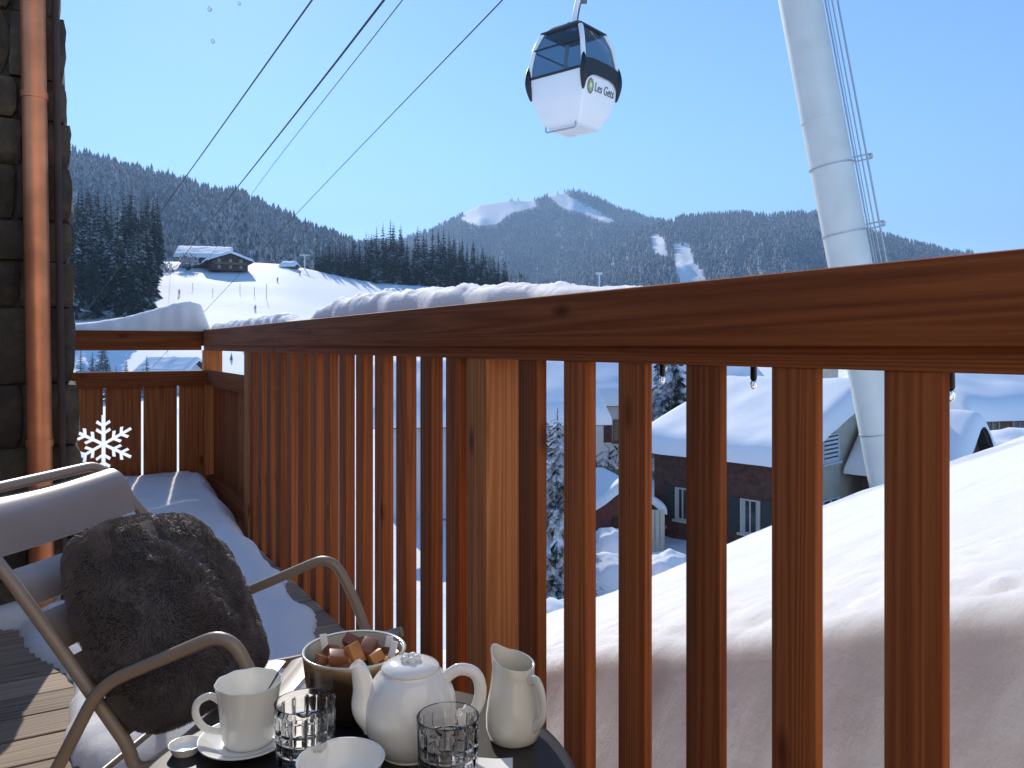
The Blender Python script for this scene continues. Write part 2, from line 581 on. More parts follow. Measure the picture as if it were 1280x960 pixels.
def ground_z(x, y):
    d = math.hypot(x, y) + 1e-6
    k = x / max(y, 1.0)
    z = -7.0 + 0.35 * vn(x, y, 0, 0.08) + 0.12 * vn(x, y, 3, 0.5)
    left = interp([(-0.34, 1.0), (-0.28, 0.97), (-0.24, 0.9), (-0.17, 0.81), (-0.08, 0.76), (0.0, 0.70), (0.16, 0.0)], k)
    rampd = max(0.0, min(d, 305) - 135)
    z += left * (0.222 * rampd + 1.5 * vn(x, y, 9, 0.02) * sstep(150, 220, d) + 0.02 * max(0, d - 305))
    z += left * sstep(140, 180, d) * (0.5 * vn(x, y, 3, 0.06) + 0.25 * vn(x, y, 6, 0.16))
    # the village climbs gently to the right behind the big chalet
    z += sstep(0.38, 0.6, k) * 0.13 * max(0, min(y, 90) - 22) * sstep(5, 30, x)
    z += sstep(0.0, 0.3, k) * 0.05 * max(0, min(y, 400) - 60)
    return z


def polar_sheet(name, fz, ks, ds, material, kind='structure'):
    V, Fc = [], []
    for d in ds:
        for k in ks:
            a = math.atan(k) if abs(k) < 50 else k
            x, y = d * math.sin(k), d * math.cos(k)
            V.append((x, y, fz(x, y)))
    w = len(ks)
    for i in range(len(ds) - 1):
        for j in range(w - 1):
            Fc.append((i * w + j, i * w + j + 1, (i + 1) * w + j + 1, (i + 1) * w + j))
    o = np_mesh(name, V, Fc, material)
    return tag(o, kind=kind)


angs = [R(-180 + 360 * i / 300) for i in range(301)]
dists = [2.5 * (1.032 ** i) for i in range(245)]
dists = [d for d in dists if d < 6000] + [9000]
g = polar_sheet('ground', ground_z, angs, dists, M['snow_far'])

# ridge lines, measured as bearings, each at its own distance
RIDGE_L = [(-700, 200), (-300, 170), (0, 180), (88, 194), (150, 208), (200, 225), (250, 236), (300, 248), (350, 270), (400, 294), (440, 306), (520, 322), (620, 345), (700, 372), (800, 395)]
RIDGE_P = [(100, 330), (300, 312), (430, 304), (500, 300), (540, 288), (570, 272), (600, 256), (640, 250), (662, 251), (690, 244), (717, 238), (745, 246), (775, 262), (800, 270), (850, 282), (950, 300), (1100, 325), (1300, 345)]
RIDGE_R = [(560, 372), (680, 345), (760, 312), (800, 290), (835, 279), (855, 273), (885, 271), (930, 267), (955, 272), (1000, 268), (1022, 268), (1060, 281), (1100, 295), (1140, 305), (1185, 316), (1240, 325), (1400, 335), (1800, 320), (2300, 330)]


def in_poly(x, y, poly):
    c = False
    for i in range(len(poly)):
        (x0, y0), (x1, y1) = poly[i], poly[i - 1]
        if (y0 > y) != (y1 > y) and x < (x1 - x0) * (y - y0) / (y1 - y0) + x0: c = not c
    return c


CLEAR = [
    [(592, 258), (625, 248), (668, 250), (672, 258), (640, 266), (622, 280), (600, 282), (575, 276), (580, 264)],
    [(690, 248), (712, 246), (745, 262), (770, 276), (762, 279), (730, 268), (700, 258)],
    [(680, 244), (705, 240), (716, 248), (700, 254)],
    [(812, 292), (830, 295), (836, 322), (818, 318)],
    [(841, 302), (862, 303), (869, 326), (887, 356), (850, 358), (843, 332)],
]


def mountain(name, ridge, dr, df, zf, seed, px0, px1, rough=1.0, curve=1.3, nk=420, nu=150, clear=()):
    """hillside from its foot (distance df) up to the ridge (distance dr), and down behind"""
    def fn(px, u):
        k = (px - 640) / 1000.0
        if u <= 1:
            d = df + (dr - df) * u
            zr = (432 - interp(ridge, px)) / 1000.0 * dr
            z = zf + (zr - zf) * (u ** curve)
            e = math.sin(PI * min(1, u)) 
            z += e * rough * (0.035 * dr) * fbm(px * 0.012, u * 2.2, seed, 1.0, 4)
        else:
            d = dr + (dr - df) * 0.8 * (u - 1)
            zr = (432 - interp(ridge, px)) / 1000.0 * dr
            z = zr - (zr - zf) * (u - 1) ** 1.2
        return Vector((k * d, d, z))
    V, Fc = [], []
    for i in range(nu + 1):
        for j in range(nk + 1):
            V.append(fn(px0 + (px1 - px0) * j / nk, 1.6 * i / nu))
    w = nk + 1
    for i in range(nu):
        for j in range(nk):
            Fc.append((i * w + j, i * w + j + 1, (i + 1) * w + j + 1, (i + 1) * w + j))
    o = np_mesh(name, V, Fc, M['forest_floor'])
    at_ = o.data.color_attributes.new('open_piste', 'FLOAT_COLOR', 'POINT')
    cols = []
    for v in V:
        qx, qy = 640 + 1000 * v.x / v.y, 432 - 1000 * v.z / v.y
        m_ = 1.0 if any(in_poly(qx, qy, c) for c in clear) else 0.0
        cols += [m_, m_, m_, 1.0]
    at_.data.foreach_set('color', cols)
    tag(o, kind='structure')
    return fn


fn_L = mountain('mountain', RIDGE_L, 1150, 330, 8, 1.0, -700, 820)
fn_P = mountain('mountain', RIDGE_P, 2800, 1300, 20, 5.0, 100, 1300, rough=0.6, clear=CLEAR[:3])
fn_R = mountain('mountain', RIDGE_R, 1900, 620, 0, 9.0, 540, 2300, rough=0.5, clear=CLEAR[3:])


# far forest: thousands of small jagged conifers, one mass per mountainside
def low_tree(seed, sides=6):
    r_ = random.Random(seed)
    V, Fc = [], []
    tiers = [(0.02, 0.50, 0.17), (0.30, 0.76, 0.125), (0.58, 1.0, 0.075)]
    for (z0, z1, rad) in tiers:
        o = len(V)
        V.append((0, 0, z1))
        for j in range(sides * 2):
            a = PI * j / sides + r_.random() * 0.3
            rr = rad * (1.15 if j % 2 == 0 else 0.6) * r_.uniform(0.85, 1.15)
            V.append((rr * math.cos(a), rr * math.sin(a), z0 + (0.0 if j % 2 == 0 else 0.04)))
        for j in range(sides * 2):
            Fc.append((o, o + 1 + j, o + 1 + (j + 1) % (sides * 2)))
    return np.array(V), np.array(Fc)


LT = [low_tree(s, 4) for s in range(6)]


def forest_mass(name, fn, px0, px1, u0, u1, n, h0, h1, seed, label, clear=(), dens=None):
    r_ = random.Random(seed)
    Vs, Fs, off = [], [], 0
    for _ in range(n):
        px = r_.uniform(px0, px1)
        u = u0 + (u1 - u0) * r_.random() ** 0.8
        p = fn(px, u)
        qx, qy = 640 + 1000 * p.x / p.y, 432 - 1000 * p.z / p.y
        if any(in_poly(qx + r_.gauss(0, 1.5), qy + r_.gauss(0, 1.5), c) for c in clear): continue
        if any(in_poly(qx, qy - 1000 * 9 / p.y, c) for c in clear): continue
        if dens and r_.random() > dens(px, u): continue
        V, Fc = LT[r_.randrange(6)]
        h = r_.uniform(h0, h1) * (0.8 + 0.5 * abs(vn(px * 0.05, u * 9)))
        a = r_.random() * 6.28
        ca, sa = math.cos(a), math.sin(a)
        w_ = h * r_.uniform(1.0, 1.5)
        X = (V[:, 0] * ca - V[:, 1] * sa) * w_ + p.x
        Y = (V[:, 0] * sa + V[:, 1] * ca) * w_ + p.y
        Z = V[:, 2] * h + p.z - 0.5
        Vs.append(np.stack([X, Y, Z], 1)); Fs.append(Fc + off); off += len(V)
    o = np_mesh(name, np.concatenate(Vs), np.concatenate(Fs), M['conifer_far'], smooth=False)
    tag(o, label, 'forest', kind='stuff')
    return o


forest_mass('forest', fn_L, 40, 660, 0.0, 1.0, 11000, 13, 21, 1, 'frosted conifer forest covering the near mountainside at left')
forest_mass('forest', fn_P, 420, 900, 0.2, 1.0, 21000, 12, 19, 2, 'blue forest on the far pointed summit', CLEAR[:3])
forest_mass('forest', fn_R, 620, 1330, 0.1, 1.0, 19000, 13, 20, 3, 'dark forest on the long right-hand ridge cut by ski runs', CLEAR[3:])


# individual conifers
def conifer_mesh(name, tiers, nb, seed, rad=0.17, segs=3, droop=0.35, material=None):
    """unit-high spruce: tapered trunk and drooping boughs with ragged tips"""
    r_ = random.Random(seed)
    b = MB()
    for t in range(tiers):
        f = t / (tiers - 1)
        z = 0.07 + 0.90 * f ** 0.92
        L = rad * (1 - f) ** 0.85 * r_.uniform(0.85, 1.12) + 0.012
        n = max(4, int(nb * (1 - 0.55 * f)))
        a0 = r_.random() * 6.28
        for j in range(n):
            a = a0 + 2 * PI * j / n + r_.uniform(-0.2, 0.2)
            l_ = L * r_.uniform(0.65, 1.2)
            w_ = l_ * r_.uniform(0.30, 0.5)
            dz = droop * l_ * r_.uniform(0.6, 1.5)
            ca, sa = math.cos(a), math.sin(a)
            zz = z + r_.uniform(-0.012, 0.012)
            vs = [(0, 0, zz + 0.1 * l_)]
            for s_ in range(1, segs):
                u = s_ / segs
                ww = w_ * math.sin(PI * (0.25 + 0.6 * u)) * 0.5
                x, zc = l_ * u, zz + 0.1 * l_ - dz * u ** 1.6
                jag = r_.uniform(-0.12, 0.12) * l_
                vs.append((x * ca - ww * sa, x * sa + ww * ca, zc - ww * 0.9))
                vs.append((x * ca, x * sa, zc + 0.02 * l_))
                vs.append(((x + jag) * ca + ww * sa, (x + jag) * sa - ww * ca, zc - ww * 0.9))
            vs.append((l_ * ca, l_ * sa, zz + 0.1 * l_ - dz))
            fs = [(0, 1, 2), (0, 2, 3)]
            for s_ in range(segs - 2):
                o = 1 + 3 * s_
                fs += [(o, o + 3, o + 4, o + 1), (o + 1, o + 4, o + 5, o + 2)]
            o = 1 + 3 * (segs - 2)
            e = len(vs) - 1
            fs += [(o, e, o + 1), (o + 1, e, o + 2)]
            b.add(vs, fs)
    me = bpy.data.meshes.new(name)
    me.from_pydata(b.v, [], b.f)
    me.materials.append(material)
    me.update()
    t = MB().tube([(0, 0, -0.03), (0, 0, 0.5), (0, 0, 0.98)], [0.018, 0.010, 0.002], 6)
    mt = bpy.data.meshes.new(name + '_trunk')
    mt.from_pydata(t.v, [], t.f)
    mt.materials.append(M['bark'])
    mt.update()
    return me, mt


CM = [conifer_mesh('spruce', 22, 11, 100 + i, rad=0.15 + 0.02 * (i % 3), material=M['conifer']) for i in range(6)]
CN = [conifer_mesh('near_spruce', 30, 14, 200 + i, rad=0.24, segs=5, droop=0.5, material=M['conifer_near']) for i in range(2)]


def conifer(x, y, h, meshes, label, group, widen=1.0, zoff=0.0, zbase=None):
    z = ground_z(x, y) + zoff if zbase is None else zbase
    me, mt = rnd.choice(meshes)
    root = empty('conifer', (x, y, z), label, 'tree', group, rz=rnd.random() * 6.28)
    root.scale = (h * widen, h * widen, h)
    for nm, m_ in (('crown', me), ('trunk', mt)):
        o = bpy.data.objects.new(nm, m_)
        COL.objects.link(o)
        o.parent = root
    return root


# left stand: tall trees on the near slope
cnt = 0
for i in range(170):
    v = rnd.random() ** 1.2
    d = 165 + 165 * v
    px = rnd.uniform(30, 186 + 20 * v)
    x = (px - 640) / 1000 * d
    row = 'front rows' if v < 0.33 else ('middle rows' if v < 0.66 else 'rear rows')
    part = 'beside the stone pillar' if px < 110 else ('midway from pillar to piste' if px < 155 else 'at the piste edge')
    conifer(x, d, rnd.uniform(18, 26), CM, 'tall frosted conifer, ' + row + ' of the left stand, ' + part, 'conifers of the left stand', rnd.uniform(0.62, 0.95))
# right stand behind the piste
for i in range(124):
    px = rnd.choice([rnd.uniform(400, 640), rnd.uniform(455, 560), rnd.uniform(395, 450), rnd.uniform(560, 635)])
    d = 300 + 45 * rnd.random()
    hm = interp([(395, 13), (425, 15), (450, 19), (480, 26), (510, 27), (560, 24), (600, 20), (640, 14)], px)
    x = (px - 640) / 1000 * d
    row = 'front row' if d < 315 else ('middle row' if d < 330 else 'rear row')
    part = 'low left end' if px < 450 else ('tall middle' if px < 560 else 'right end')
    conifer(x, d, hm * rnd.uniform(0.8, 1.05), CM, 'dark conifer, ' + row + ', ' + part + ' of the stand behind the piste', 'conifers behind the piste', rnd.uniform(0.62, 0.95), zoff=-0.8)

# ------------------------------------------------------------------ village


def house(label, loc, rz, L, W, H, rise, wall_m, ov=0.7, th=0.45, cat='house', lower=None, gable_m=None, snow_seed=0, name='chalet', smoothridge=0.15):
    """ridge along local X, eaves at +-Y. Returns the root; more parts are added by the caller in local space"""
    root = empty(name, loc, label, cat, rz=rz)
    hw = W / 2
    b = MB()
    v = [(-L / 2, -hw, 0), (L / 2, -hw, 0), (L / 2, hw, 0), (-L / 2, hw, 0), (-L / 2, -hw, H), (L / 2, -hw, H), (L / 2, hw, H), (-L / 2, hw, H), (-L / 2, 0, H + rise), (L / 2, 0, H + rise)]
    b.add(v, [(0, 1, 5, 4), (2, 3, 7, 6), (4, 5, 9, 8), (7, 8, 9, 6)], 0)
    b.add(v, [(1, 2, 6, 9, 5), (3, 0, 4, 8, 7), (0, 3, 2, 1)], 1)
    b.build('wall', [wall_m, gable_m or wall_m], root, local=True)
    # roof deck: two sloping slabs
    sl = rise / hw
    n_ = MB()
    hx, hy = L / 2 + ov, hw + ov
    zt = H + rise + 0.02
    for sgn in (-1, 1):
        vs = [(-hx, 0, zt), (hx, 0, zt), (hx, sgn * hy, zt - sl * hy), (-hx, sgn * hy, zt - sl * hy)]
        vs += [(a, c, z + 0.16) for a, c, z in vs]
        n_.add(vs, [(0, 1, 2, 3), (4, 7, 6, 5), (0, 4, 5, 1), (1, 5, 6, 2), (2, 6, 7, 3), (3, 7, 4, 0)] if sgn > 0 else [(3, 2, 1, 0), (5, 6, 7, 4), (1, 5, 4, 0), (2, 6, 5, 1), (3, 7, 6, 2), (0, 4, 7, 3)])
    roof = n_.build('roof', M['roof_edge'], root, local=True)
    # snow blanket
    NU, NV = 36, 40
    s_ = MB()

    def top(u, v_):
        a, c = -hx - 0.1 + (2 * hx + 0.2) * u, -hy - 0.12 + (2 * hy + 0.24) * v_
        zr = zt + 0.16 - sl * (math.sqrt(c * c + smoothridge ** 2) - smoothridge * 0.5)
        e = min(u * (2 * hx + .2), (1 - u) * (2 * hx + .2), v_ * (2 * hy + .24), (1 - v_) * (2 * hy + .24))
        r_ = min(1.0, e / (th * 0.9))
        k = math.sqrt(max(0, 1 - (1 - r_) ** 2))
        wob = 0.15 * th * fbm(a + snow_seed * 7, c, snow_seed, 0.6, 3)
        if e <= 1e-6:
            return (a + 0.08 * vn(a, c, 4, 2) , c + 0.08 * vn(c, a, 4, 2), zr - 0.10)
        return (a, c, zr + (th + wob) * k)
    # use non-uniform spacing so the rounded edges have vertices
    def warp(w): return 0.5 - 0.5 * math.cos(PI * w) if False else w
    eu = [0, 0.002, 0.012, 0.03, 0.055] + [0.055 + 0.89 * i / 26 for i in range(1, 26)] + [0.945, 0.97, 0.988, 0.998, 1]
    vs = [top(a, c) for a in eu for c in eu]
    w = len(eu)
    s_.add(vs, [(i * w + j, (i + 1) * w + j, (i + 1) * w + j + 1, i * w + j + 1) for i in range(w - 1) for j in range(w - 1)])
    s_.build('roof_snow', M['roof_snow'], roof, smooth=True, local=True)
    return root


def win(root, face, a, z, w, h, fm, curtain=False, shutters=False, bars=True, hwL=0, sm=None):
    """window on a wall. face: 'F' = -Y eave wall, 'G' = +X gable, 'H' = -X gable; a along the wall"""
    def tr(u, v_, o):
        if face == 'F': return Vector((u, -hwL - o, v_))
        if face == 'G': return Vector((hwL + o, u, v_))
        return Vector((-hwL - o, u, v_))
    def bx(m_, u0, u1, v0, v1, o0, o1):
        c = (tr(u0, v0, o0) + tr(u1, v1, o1)) / 2
        ex = (tr(u1, v0, o0) - tr(u0, v0, o0)) / 2
        ey = (tr(u0, v0, o1) - tr(u0, v0, o0)) / 2
        m_.box(c, ex, ey, Vector((0, 0, (v1 - v0) / 2)))
    fr = MB()
    t = 0.05
    bx(fr, a - w / 2, a - w / 2 + t, z, z + h, 0.0, 0.07)
    bx(fr, a + w / 2 - t, a + w / 2, z, z + h, 0.0, 0.07)
    bx(fr, a - w / 2 + t, a + w / 2 - t, z, z + t, 0.0, 0.068)
    bx(fr, a - w / 2 + t, a + w / 2 - t, z + h - t, z + h, 0.0, 0.068)
    if bars:
        bx(fr, a - 0.018, a + 0.018, z + t, z + h - t, 0.0, 0.06)
    bx(fr, a - w / 2 - 0.08, a + w / 2 + 0.08, z - 0.08, z - 0.002, 0.0, 0.14)
    f = fr.build('window', fm, root, local=True)
    p = MB(); bx(p, a - w / 2 + t, a + w / 2 - t, z + t, z + h - t, 0.008, 0.02)
    p.build('pane', M['pane'], f, local=True)
    if curtain:
        c = MB(); bx(c, a - w / 2 + t, a - w / 2 + w * 0.24, z + t, z + h - t, 0.022, 0.03); bx(c, a + w / 2 - w * 0.22, a + w / 2 - t, z + t, z + h - t, 0.022, 0.03)
        c.build('curtain', M['curtain'], f, local=True)
    if shutters:
        for sg in (-1, 1):
            s_ = MB(); ca = a + sg * (w / 2 + w / 4 + 0.05)
            bx(s_, ca - w / 4, ca + w / 4, z - 0.02, z + h + 0.02, 0.0, 0.05)
            for k in range(5):
                zz = z + h * (k + 0.5) / 5
                bx(s_, ca - w / 4 + 0.03, ca + w / 4 - 0.03, zz - 0.03, zz + 0.03, 0.05, 0.065)
            s_.build('shutter', sm or M['shutter'], root, local=True)
    return f


# --- big chalet right of centre. near corner C1, eave direction e, gable direction g
C1 = Vector((0.337 * 26, 26.0))
ang_e = math.atan2(0.714, -0.70)          # from C1 towards the left far corner
e_ = Vector((math.cos(ang_e), math.sin(ang_e)))
g_ = Vector((0.714, 0.70))
HL, HW = 5.0, 11.2
cxy = C1 + e_ * (HL / 2) + g_ * (HW / 2)
# local +X must point from far-left to C1 : -e ; local -Y then faces the viewer side (-g)
rz_h = math.atan2(-e_.y, -e_.x)
EAVE = 3.5
big = house('dark timber chalet under a thick snow roof behind the tall snow bank', (cxy.x, cxy.y, -7.25), rz_h, HL, HW, EAVE, 1.75, M['chalet_wood'], ov=0.6, th=0.58, gable_m=M['plaster'], snow_seed=1)
b = MB()          # timber cladding on the left end of the gable, standing proud
gx = HL / 2
b.add([(gx, -HW / 2, 0), (gx, -HW / 2 + 1.9, 0), (gx, -HW / 2 + 1.9, EAVE + 0.57), (gx, -HW / 2, EAVE - 0.03),
       (gx + .05, -HW / 2, 0), (gx + .05, -HW / 2 + 1.9, 0), (gx + .05, -HW / 2 + 1.9, EAVE + 0.57), (gx + .05, -HW / 2, EAVE - 0.03)],
      [(4, 5, 6, 7), (0, 4, 7, 3), (1, 2, 6, 5), (3, 7, 6, 2), (0, 1, 5, 4), (0, 3, 2, 1)])
b.build('cladding', M['chalet_wood'], big, local=True)
MB().tube([(gx + .10, -HW / 2 + 1.98, 0), (gx + .10, -HW / 2 + 1.98, EAVE + 1.0)], 0.05, 8).build('downpipe', M['shutter'], big, local=True)
win(big, 'F', -1.25, 1.0, 0.62, 1.15, M['window_white'], curtain=True, shutters=True, hwL=HW / 2)
win(big, 'F', 1.4, 0.95, 0.72, 1.15, M['window_white'], curtain=True, shutters=True, hwL=HW / 2)
win(big, 'G', -2.0, 3.1, 1.3, 1.0, M['plaster_pale'], hwL=HL / 2, bars=False)
win(big, 'G', -2.0, 0.9, 1.3, 0.9, M['plaster_pale'], hwL=HL / 2)
for k in range(6):
    c = MB().box((HL / 2 + 0.06, -2.0, 3.2 + k * 0.15), (0.02, 0, 0), (0, 0.55, 0), (0, 0, 0.045))
    c.build('shutter_slat', M['plaster_pale'], big, local=True)
MB().box((0.4, 2.4, EAVE + 3.2), (0.35, 0, 0), (0, 0.35, 0), (0, 0, 0.8)).build('chimney', M['plaster'], big, local=True)

# --- other houses
h2 = house('pale rendered house with snowy eaves beyond the frosted bush', (8.4, 47, -7.0), R(6), 9.5, 7, 4.2, 1.7, M['plaster_pale'], ov=0.9, th=0.5, snow_seed=2, name='house')
win(h2, 'F', -2.9, 1.8, 0.9, 1.2, M['chalet_brown'], hwL=3.5, shutters=True, sm=M['chalet_wood'])
win(h2, 'F', 2.9, 1.8, 0.9, 1.2, M['chalet_brown'], hwL=3.5, shutters=True, sm=M['chalet_wood'])
win(h2, 'F', 0.0, 1.8, 0.9, 1.2, M['chalet_brown'], hwL=3.5)
h3 = house('far chalet whose snowy roof peeks over the pale house', (3.6, 74, -6.4), R(20), 12, 9, 3.5, 2.3, M['chalet_brown'], ov=1.0, th=0.6, snow_seed=3)
win(h3, 'F', -3, 1.2, 1.0, 1.2, M['window_white'], hwL=4.5); win(h3, 'F', 1, 1.2, 1.0, 1.2, M['window_white'], hwL=4.5)
h4 = house('pale house with a white roof behind the near spruce', (-1.4, 36, -7.0), R(8), 8, 7, 4.1, 1.6, M['plaster_pale'], ov=0.8, th=0.55, snow_seed=4)
win(h4, 'F', 1, 2.2, 0.9, 1.1, M['window_white'], hwL=3.5)
shed = house('small red-brown shed with a snow cap below the pale house', (3.65, 29.5, -7.0), R(-78), 2.6, 2.3, 1.15, 0.75, M['shed_red'], ov=0.25, th=0.28, cat='shed', snow_seed=5, name='shed')
MB().box((1.33, 0.0, 0.5), (0.02, 0, 0), (0, 0.4, 0), (0, 0, 0.48)).build('door', M['chalet_wood'], shed, local=True)
h5 = house('long brown chalet under a broad snow roof at the far right', (27.5, 45, -4.9), R(14), 14, 10, 1.6, 1.6, M['chalet_brown'], ov=1.0, th=0.85, snow_seed=6)
for a in (-5.6, -4.0, -2.4): win(h5, 'F', a, 0.35, 0.8, 0.9, M['window_white'], hwL=5)
h6 = house('steep snow-loaded roof with a dark gable just over the bank', (15.0, 29.1, -6.0), R(-47), 3.0, 3.6, 1.6, 1.65, M['chalet_wood'], ov=0.35, th=0.45, snow_seed=7, smoothridge=0.3)
win(h6, 'G', 0, 0.5, 0.7, 0.9, M['window_white'], hwL=1.5)
h7 = house('snow-buried chalet behind the long brown one', (38, 70, -2.0), R(-8), 16, 11, 1.8, 2.6, M['chalet_brown'], ov=1.0, th=0.9, snow_seed=8)
win(h7, 'F', -4, 0.6, 1.0, 1.0, M['window_white'], hwL=5.5)
h8 = house('snowy-roofed barn seen under the end railing', (-50.0, 118, -6.9), R(-10), 6.5, 6, 2.9, 1.7, M['plaster_pale'], ov=0.9, th=0.6, cat='barn', snow_seed=9, name='barn')
win(h8, 'F', -1.6, 1.2, 1.0, 1.0, M['chalet_wood'], hwL=3.0)
# chalets on the piste
cz = 24.0
p1 = P(250, 330, 262)
h9 = house('upper dark chalet with snowy roof on the crest of the piste', (p1.x - 0.5, p1.y + 6, p1.z - 1.0), R(14), 13, 12, 3.8, 2.7, M['chalet_wood'], ov=2.2, th=0.9, snow_seed=10)
p2 = P(284, 335, 258)
h10 = house('lower dark chalet with balconies beside the upper one on the piste', (p2.x, p2.y, p2.z - 1.2), R(-62), 11, 11, 3.2, 2.0, M['chalet_wood'], ov=1.6, th=0.8, snow_seed=11)
for hh in (h9, h10):
    for a in (-3.4, 0, 3.4):
        win(hh, 'F', a, 1.4, 1.0, 1.1, M['chalet_brown'], hwL=6.0 if hh is h9 else 5.5)
for a in (-3.2, 0.2, 3.4):
    win(h10, 'G', a, 0.5, 1.0, 1.1, M['chalet_brown'], hwL=5.5)
    win(h10, 'G', a, 2.7, 0.9, 0.8, M['window_white'], hwL=5.5)
MB().box((6.15, 0, 2.1), (0.64, 0, 0), (0, 5.0, 0), (0, 0, 0.4)).build('balcony', M['chalet_brown'], h10, local=True)
MB().box((1.5, 1.0, 6.6), (0.5, 0, 0), (0, 0.5, 0), (0, 0, 1.0)).build('chimney', M['plaster'], h9, local=True)
p3 = P(362, 331, 285)
h11 = house('snow-covered hut on top of the piste', (p3.x, p3.y, p3.z - 1.4), R(-10), 5, 4, 0.6, 0.9, M['chalet_brown'], ov=0.4, th=1.1, cat='hut', snow_seed=12, name='hut')
MB().box((1.0, -2.03, 0.35), (0.4, 0, 0), (0, 0.03, 0), (0, 0, 0.34)).build('door', M['chalet_wood'], h11, local=True)

# conifers in the village
for (px, d, h, wd, lab) in ((697, 21.5, 5.3, 1.0, 'snow-laden spruce standing close behind the railing gap'),
                            (672, 24.5, 5.8, 0.9, 'snow-laden spruce half hidden behind the balusters'),
                            (640, 27, 6.2, 0.9, 'snowy spruce screened by the railing post')):
    conifer((px - 640) / 1000 * d, d, h, CN, lab, None, wd)
for (px, d, h, lab) in ((838, 42, 8.5, 'dark spruce rising behind the ridge of the big chalet'), (826, 44, 7.5, 'slim spruce left of the dark one behind the big chalet'),
                        (1040, 62, 6.0, 'conifer behind the gable of the big chalet')):
    conifer((px - 640) / 1000 * d, d, h, CN, lab, None, 0.9)
for i in range(16):
    px = rnd.uniform(100, 188) if i < 11 else rnd.uniform(255, 310)
    d = rnd.uniform(95, 125) if i < 11 else rnd.uniform(140, 165)
    conifer((px - 640) / 1000 * d, d, rnd.uniform(4, 8) if i < 11 else rnd.uniform(1.5, 3), CM, 'small conifer at the foot of the piste under the handrail', 'small conifers at the foot of the piste', 1.2)


def bush(name, x, y, h, w, n, label, seed, material, zb=None):
    """bare frosted shrub: many branching twigs"""
    r_ = random.Random(seed)
    z0 = ground_z(x, y) if zb is None else zb
    root = empty(name, (x, y, z0), label, 'shrub')
    st, tw = MB(), MB()
    for i in range(n):
        a = r_.random() * 6.28; s_ = r_.uniform(0.1, 1) ** 0.6
        tip = Vector((math.cos(a) * w * s_, math.sin(a) * w * s_, h * r_.uniform(0.45, 1.0) * (1.15 - 0.5 * s_)))
        base = Vector((math.cos(a) * 0.1 * w, math.sin(a) * 0.1 * w, 0))
        midp = base.lerp(tip, 0.5) + Vector((0, 0, 0.12 * h))
        pts = [base, midp, tip]
        st.tube(pts, [0.03 * h / 3, 0.018 * h / 3, 0.006], 4)
        for k in range(11):
            f = r_.uniform(0.25, 1.0)
            p0 = base.lerp(midp, f * 2) if f < 0.5 else midp.lerp(tip, f * 2 - 1)
            dr = Vector((r_.uniform(-1, 1), r_.uniform(-1, 1), r_.uniform(0.0, 1.0))).normalized() * h * r_.uniform(0.08, 0.2)
            sd = dr.cross(Vector((r_.uniform(-1, 1), 0.3, 0.5))).normalized() * h * 0.022
            tw.add([p0 - sd, p0 + sd, p0 + dr + sd * .5, p0 + dr - sd * .5], [(0, 1, 2, 3)])
    st.build('stem', M['bark'], root, local=True)
    o = tw.build('twigs', material, root, local=True)
    o['kind'] = 'stuff'
    return root


bush('frosted_bush', 3.9, 33.5, 2.9, 2.0, 90, 'bare frosted bush in front of the pale house', 3, M['twig'])
bush('frosted_bush', (235 - 640) / 1000 * 250, 250, 6, 3.6, 60, 'frosted bare bush between the two chalets on the piste', 4, M['twig'], zb=P(248, 338, 250).z)
bush('frosted_bush', (206 - 640) / 1000 * 245, 245, 7.5, 4, 60, 'pale bare tree at the edge of the stand by the piste', 5, M['twig'], zb=P(203, 355, 245).z)
bush('frosted_bush', 22.9, 44, 1.6, 1.6, 30, 'twiggy shrub sticking out of snow by the long brown chalet', 6, M['twig'], zb=-4.6)


def snow_mound(x, y, w, l, h, label, seed, z=None):
    b = MB()
    z0 = (ground_z(x, y) if z is None else z) - 0.25
    def fn(u, v_):
        a, c = 2 * u - 1, 2 * v_ - 1
        # square to disc
        x_, y_ = a * math.sqrt(1 - c * c / 2), c * math.sqrt(1 - a * a / 2)
        r2 = min(1, x_ * x_ + y_ * y_)
        return (x + x_ * w, y + y_ * l, z0 + (h + 0.25) * (1 - r2) ** 0.45 * (1 + 0.14 * fbm(x_ * 1.3 + seed, y_ * 1.3, seed, 1, 3)))
    b.grid(fn, 26, 26)
    b.v = [(a + 0.12 * fbm(a, c, z_ + seed, 1.7, 3), c, z_ + 0.10 * fbm(a + 5, c, z_, 1.9, 3)) for a, c, z_ in b.v]
    return tag(b.build('snow_heap', M['roof_snow'], smooth=True), label, 'snow heap')


snow_mound(3.3, 26.2, 1.3, 0.9, 0.95, 'tall rounded snow heap in front of the red-brown shed', 1)
snow_mound(2.8, 23.4, 1.5, 0.9, 0.8, 'broad snow heap at the foot of the tall one', 2)
snow_mound(4.9, 25.0, 1.0, 1.0, 0.6, 'snow heap against the corner of the dark timber chalet', 3)
snow_mound(1.6, 19.0, 1.6, 1.0, 0.8, 'low snow heap near the foot of the spruce', 4)
snow_mound(15.6, 25.0, 2.6, 1.6, 1.6, 'wide snow heap beyond the dark gable', 5, z=-5.2)
snow_mound(19.5, 31.0, 4.2, 2.6, 1.6, 'long snow heap before the long brown chalet', 6, z=-4.9)
# small fence of boards left of the big chalet
fr_ = empty('board_fence', (4.75, 27.3, -7.1), 'short weathered board fence beside the dark timber chalet', 'fence')
for k in range(5):
    MB().box((4.45 + k * 0.17, 27.3, -6.35), (0.075, 0, 0), (0, 0.015, 0), (0, 0, 0.75)).build('board', M['plaster'], fr_)
MB().box((4.79, 27.33, -6.2), (0.5, 0, 0), (0, 0.014, 0), (0, 0, 0.05)).build('rail', M['chalet_brown'], fr_)


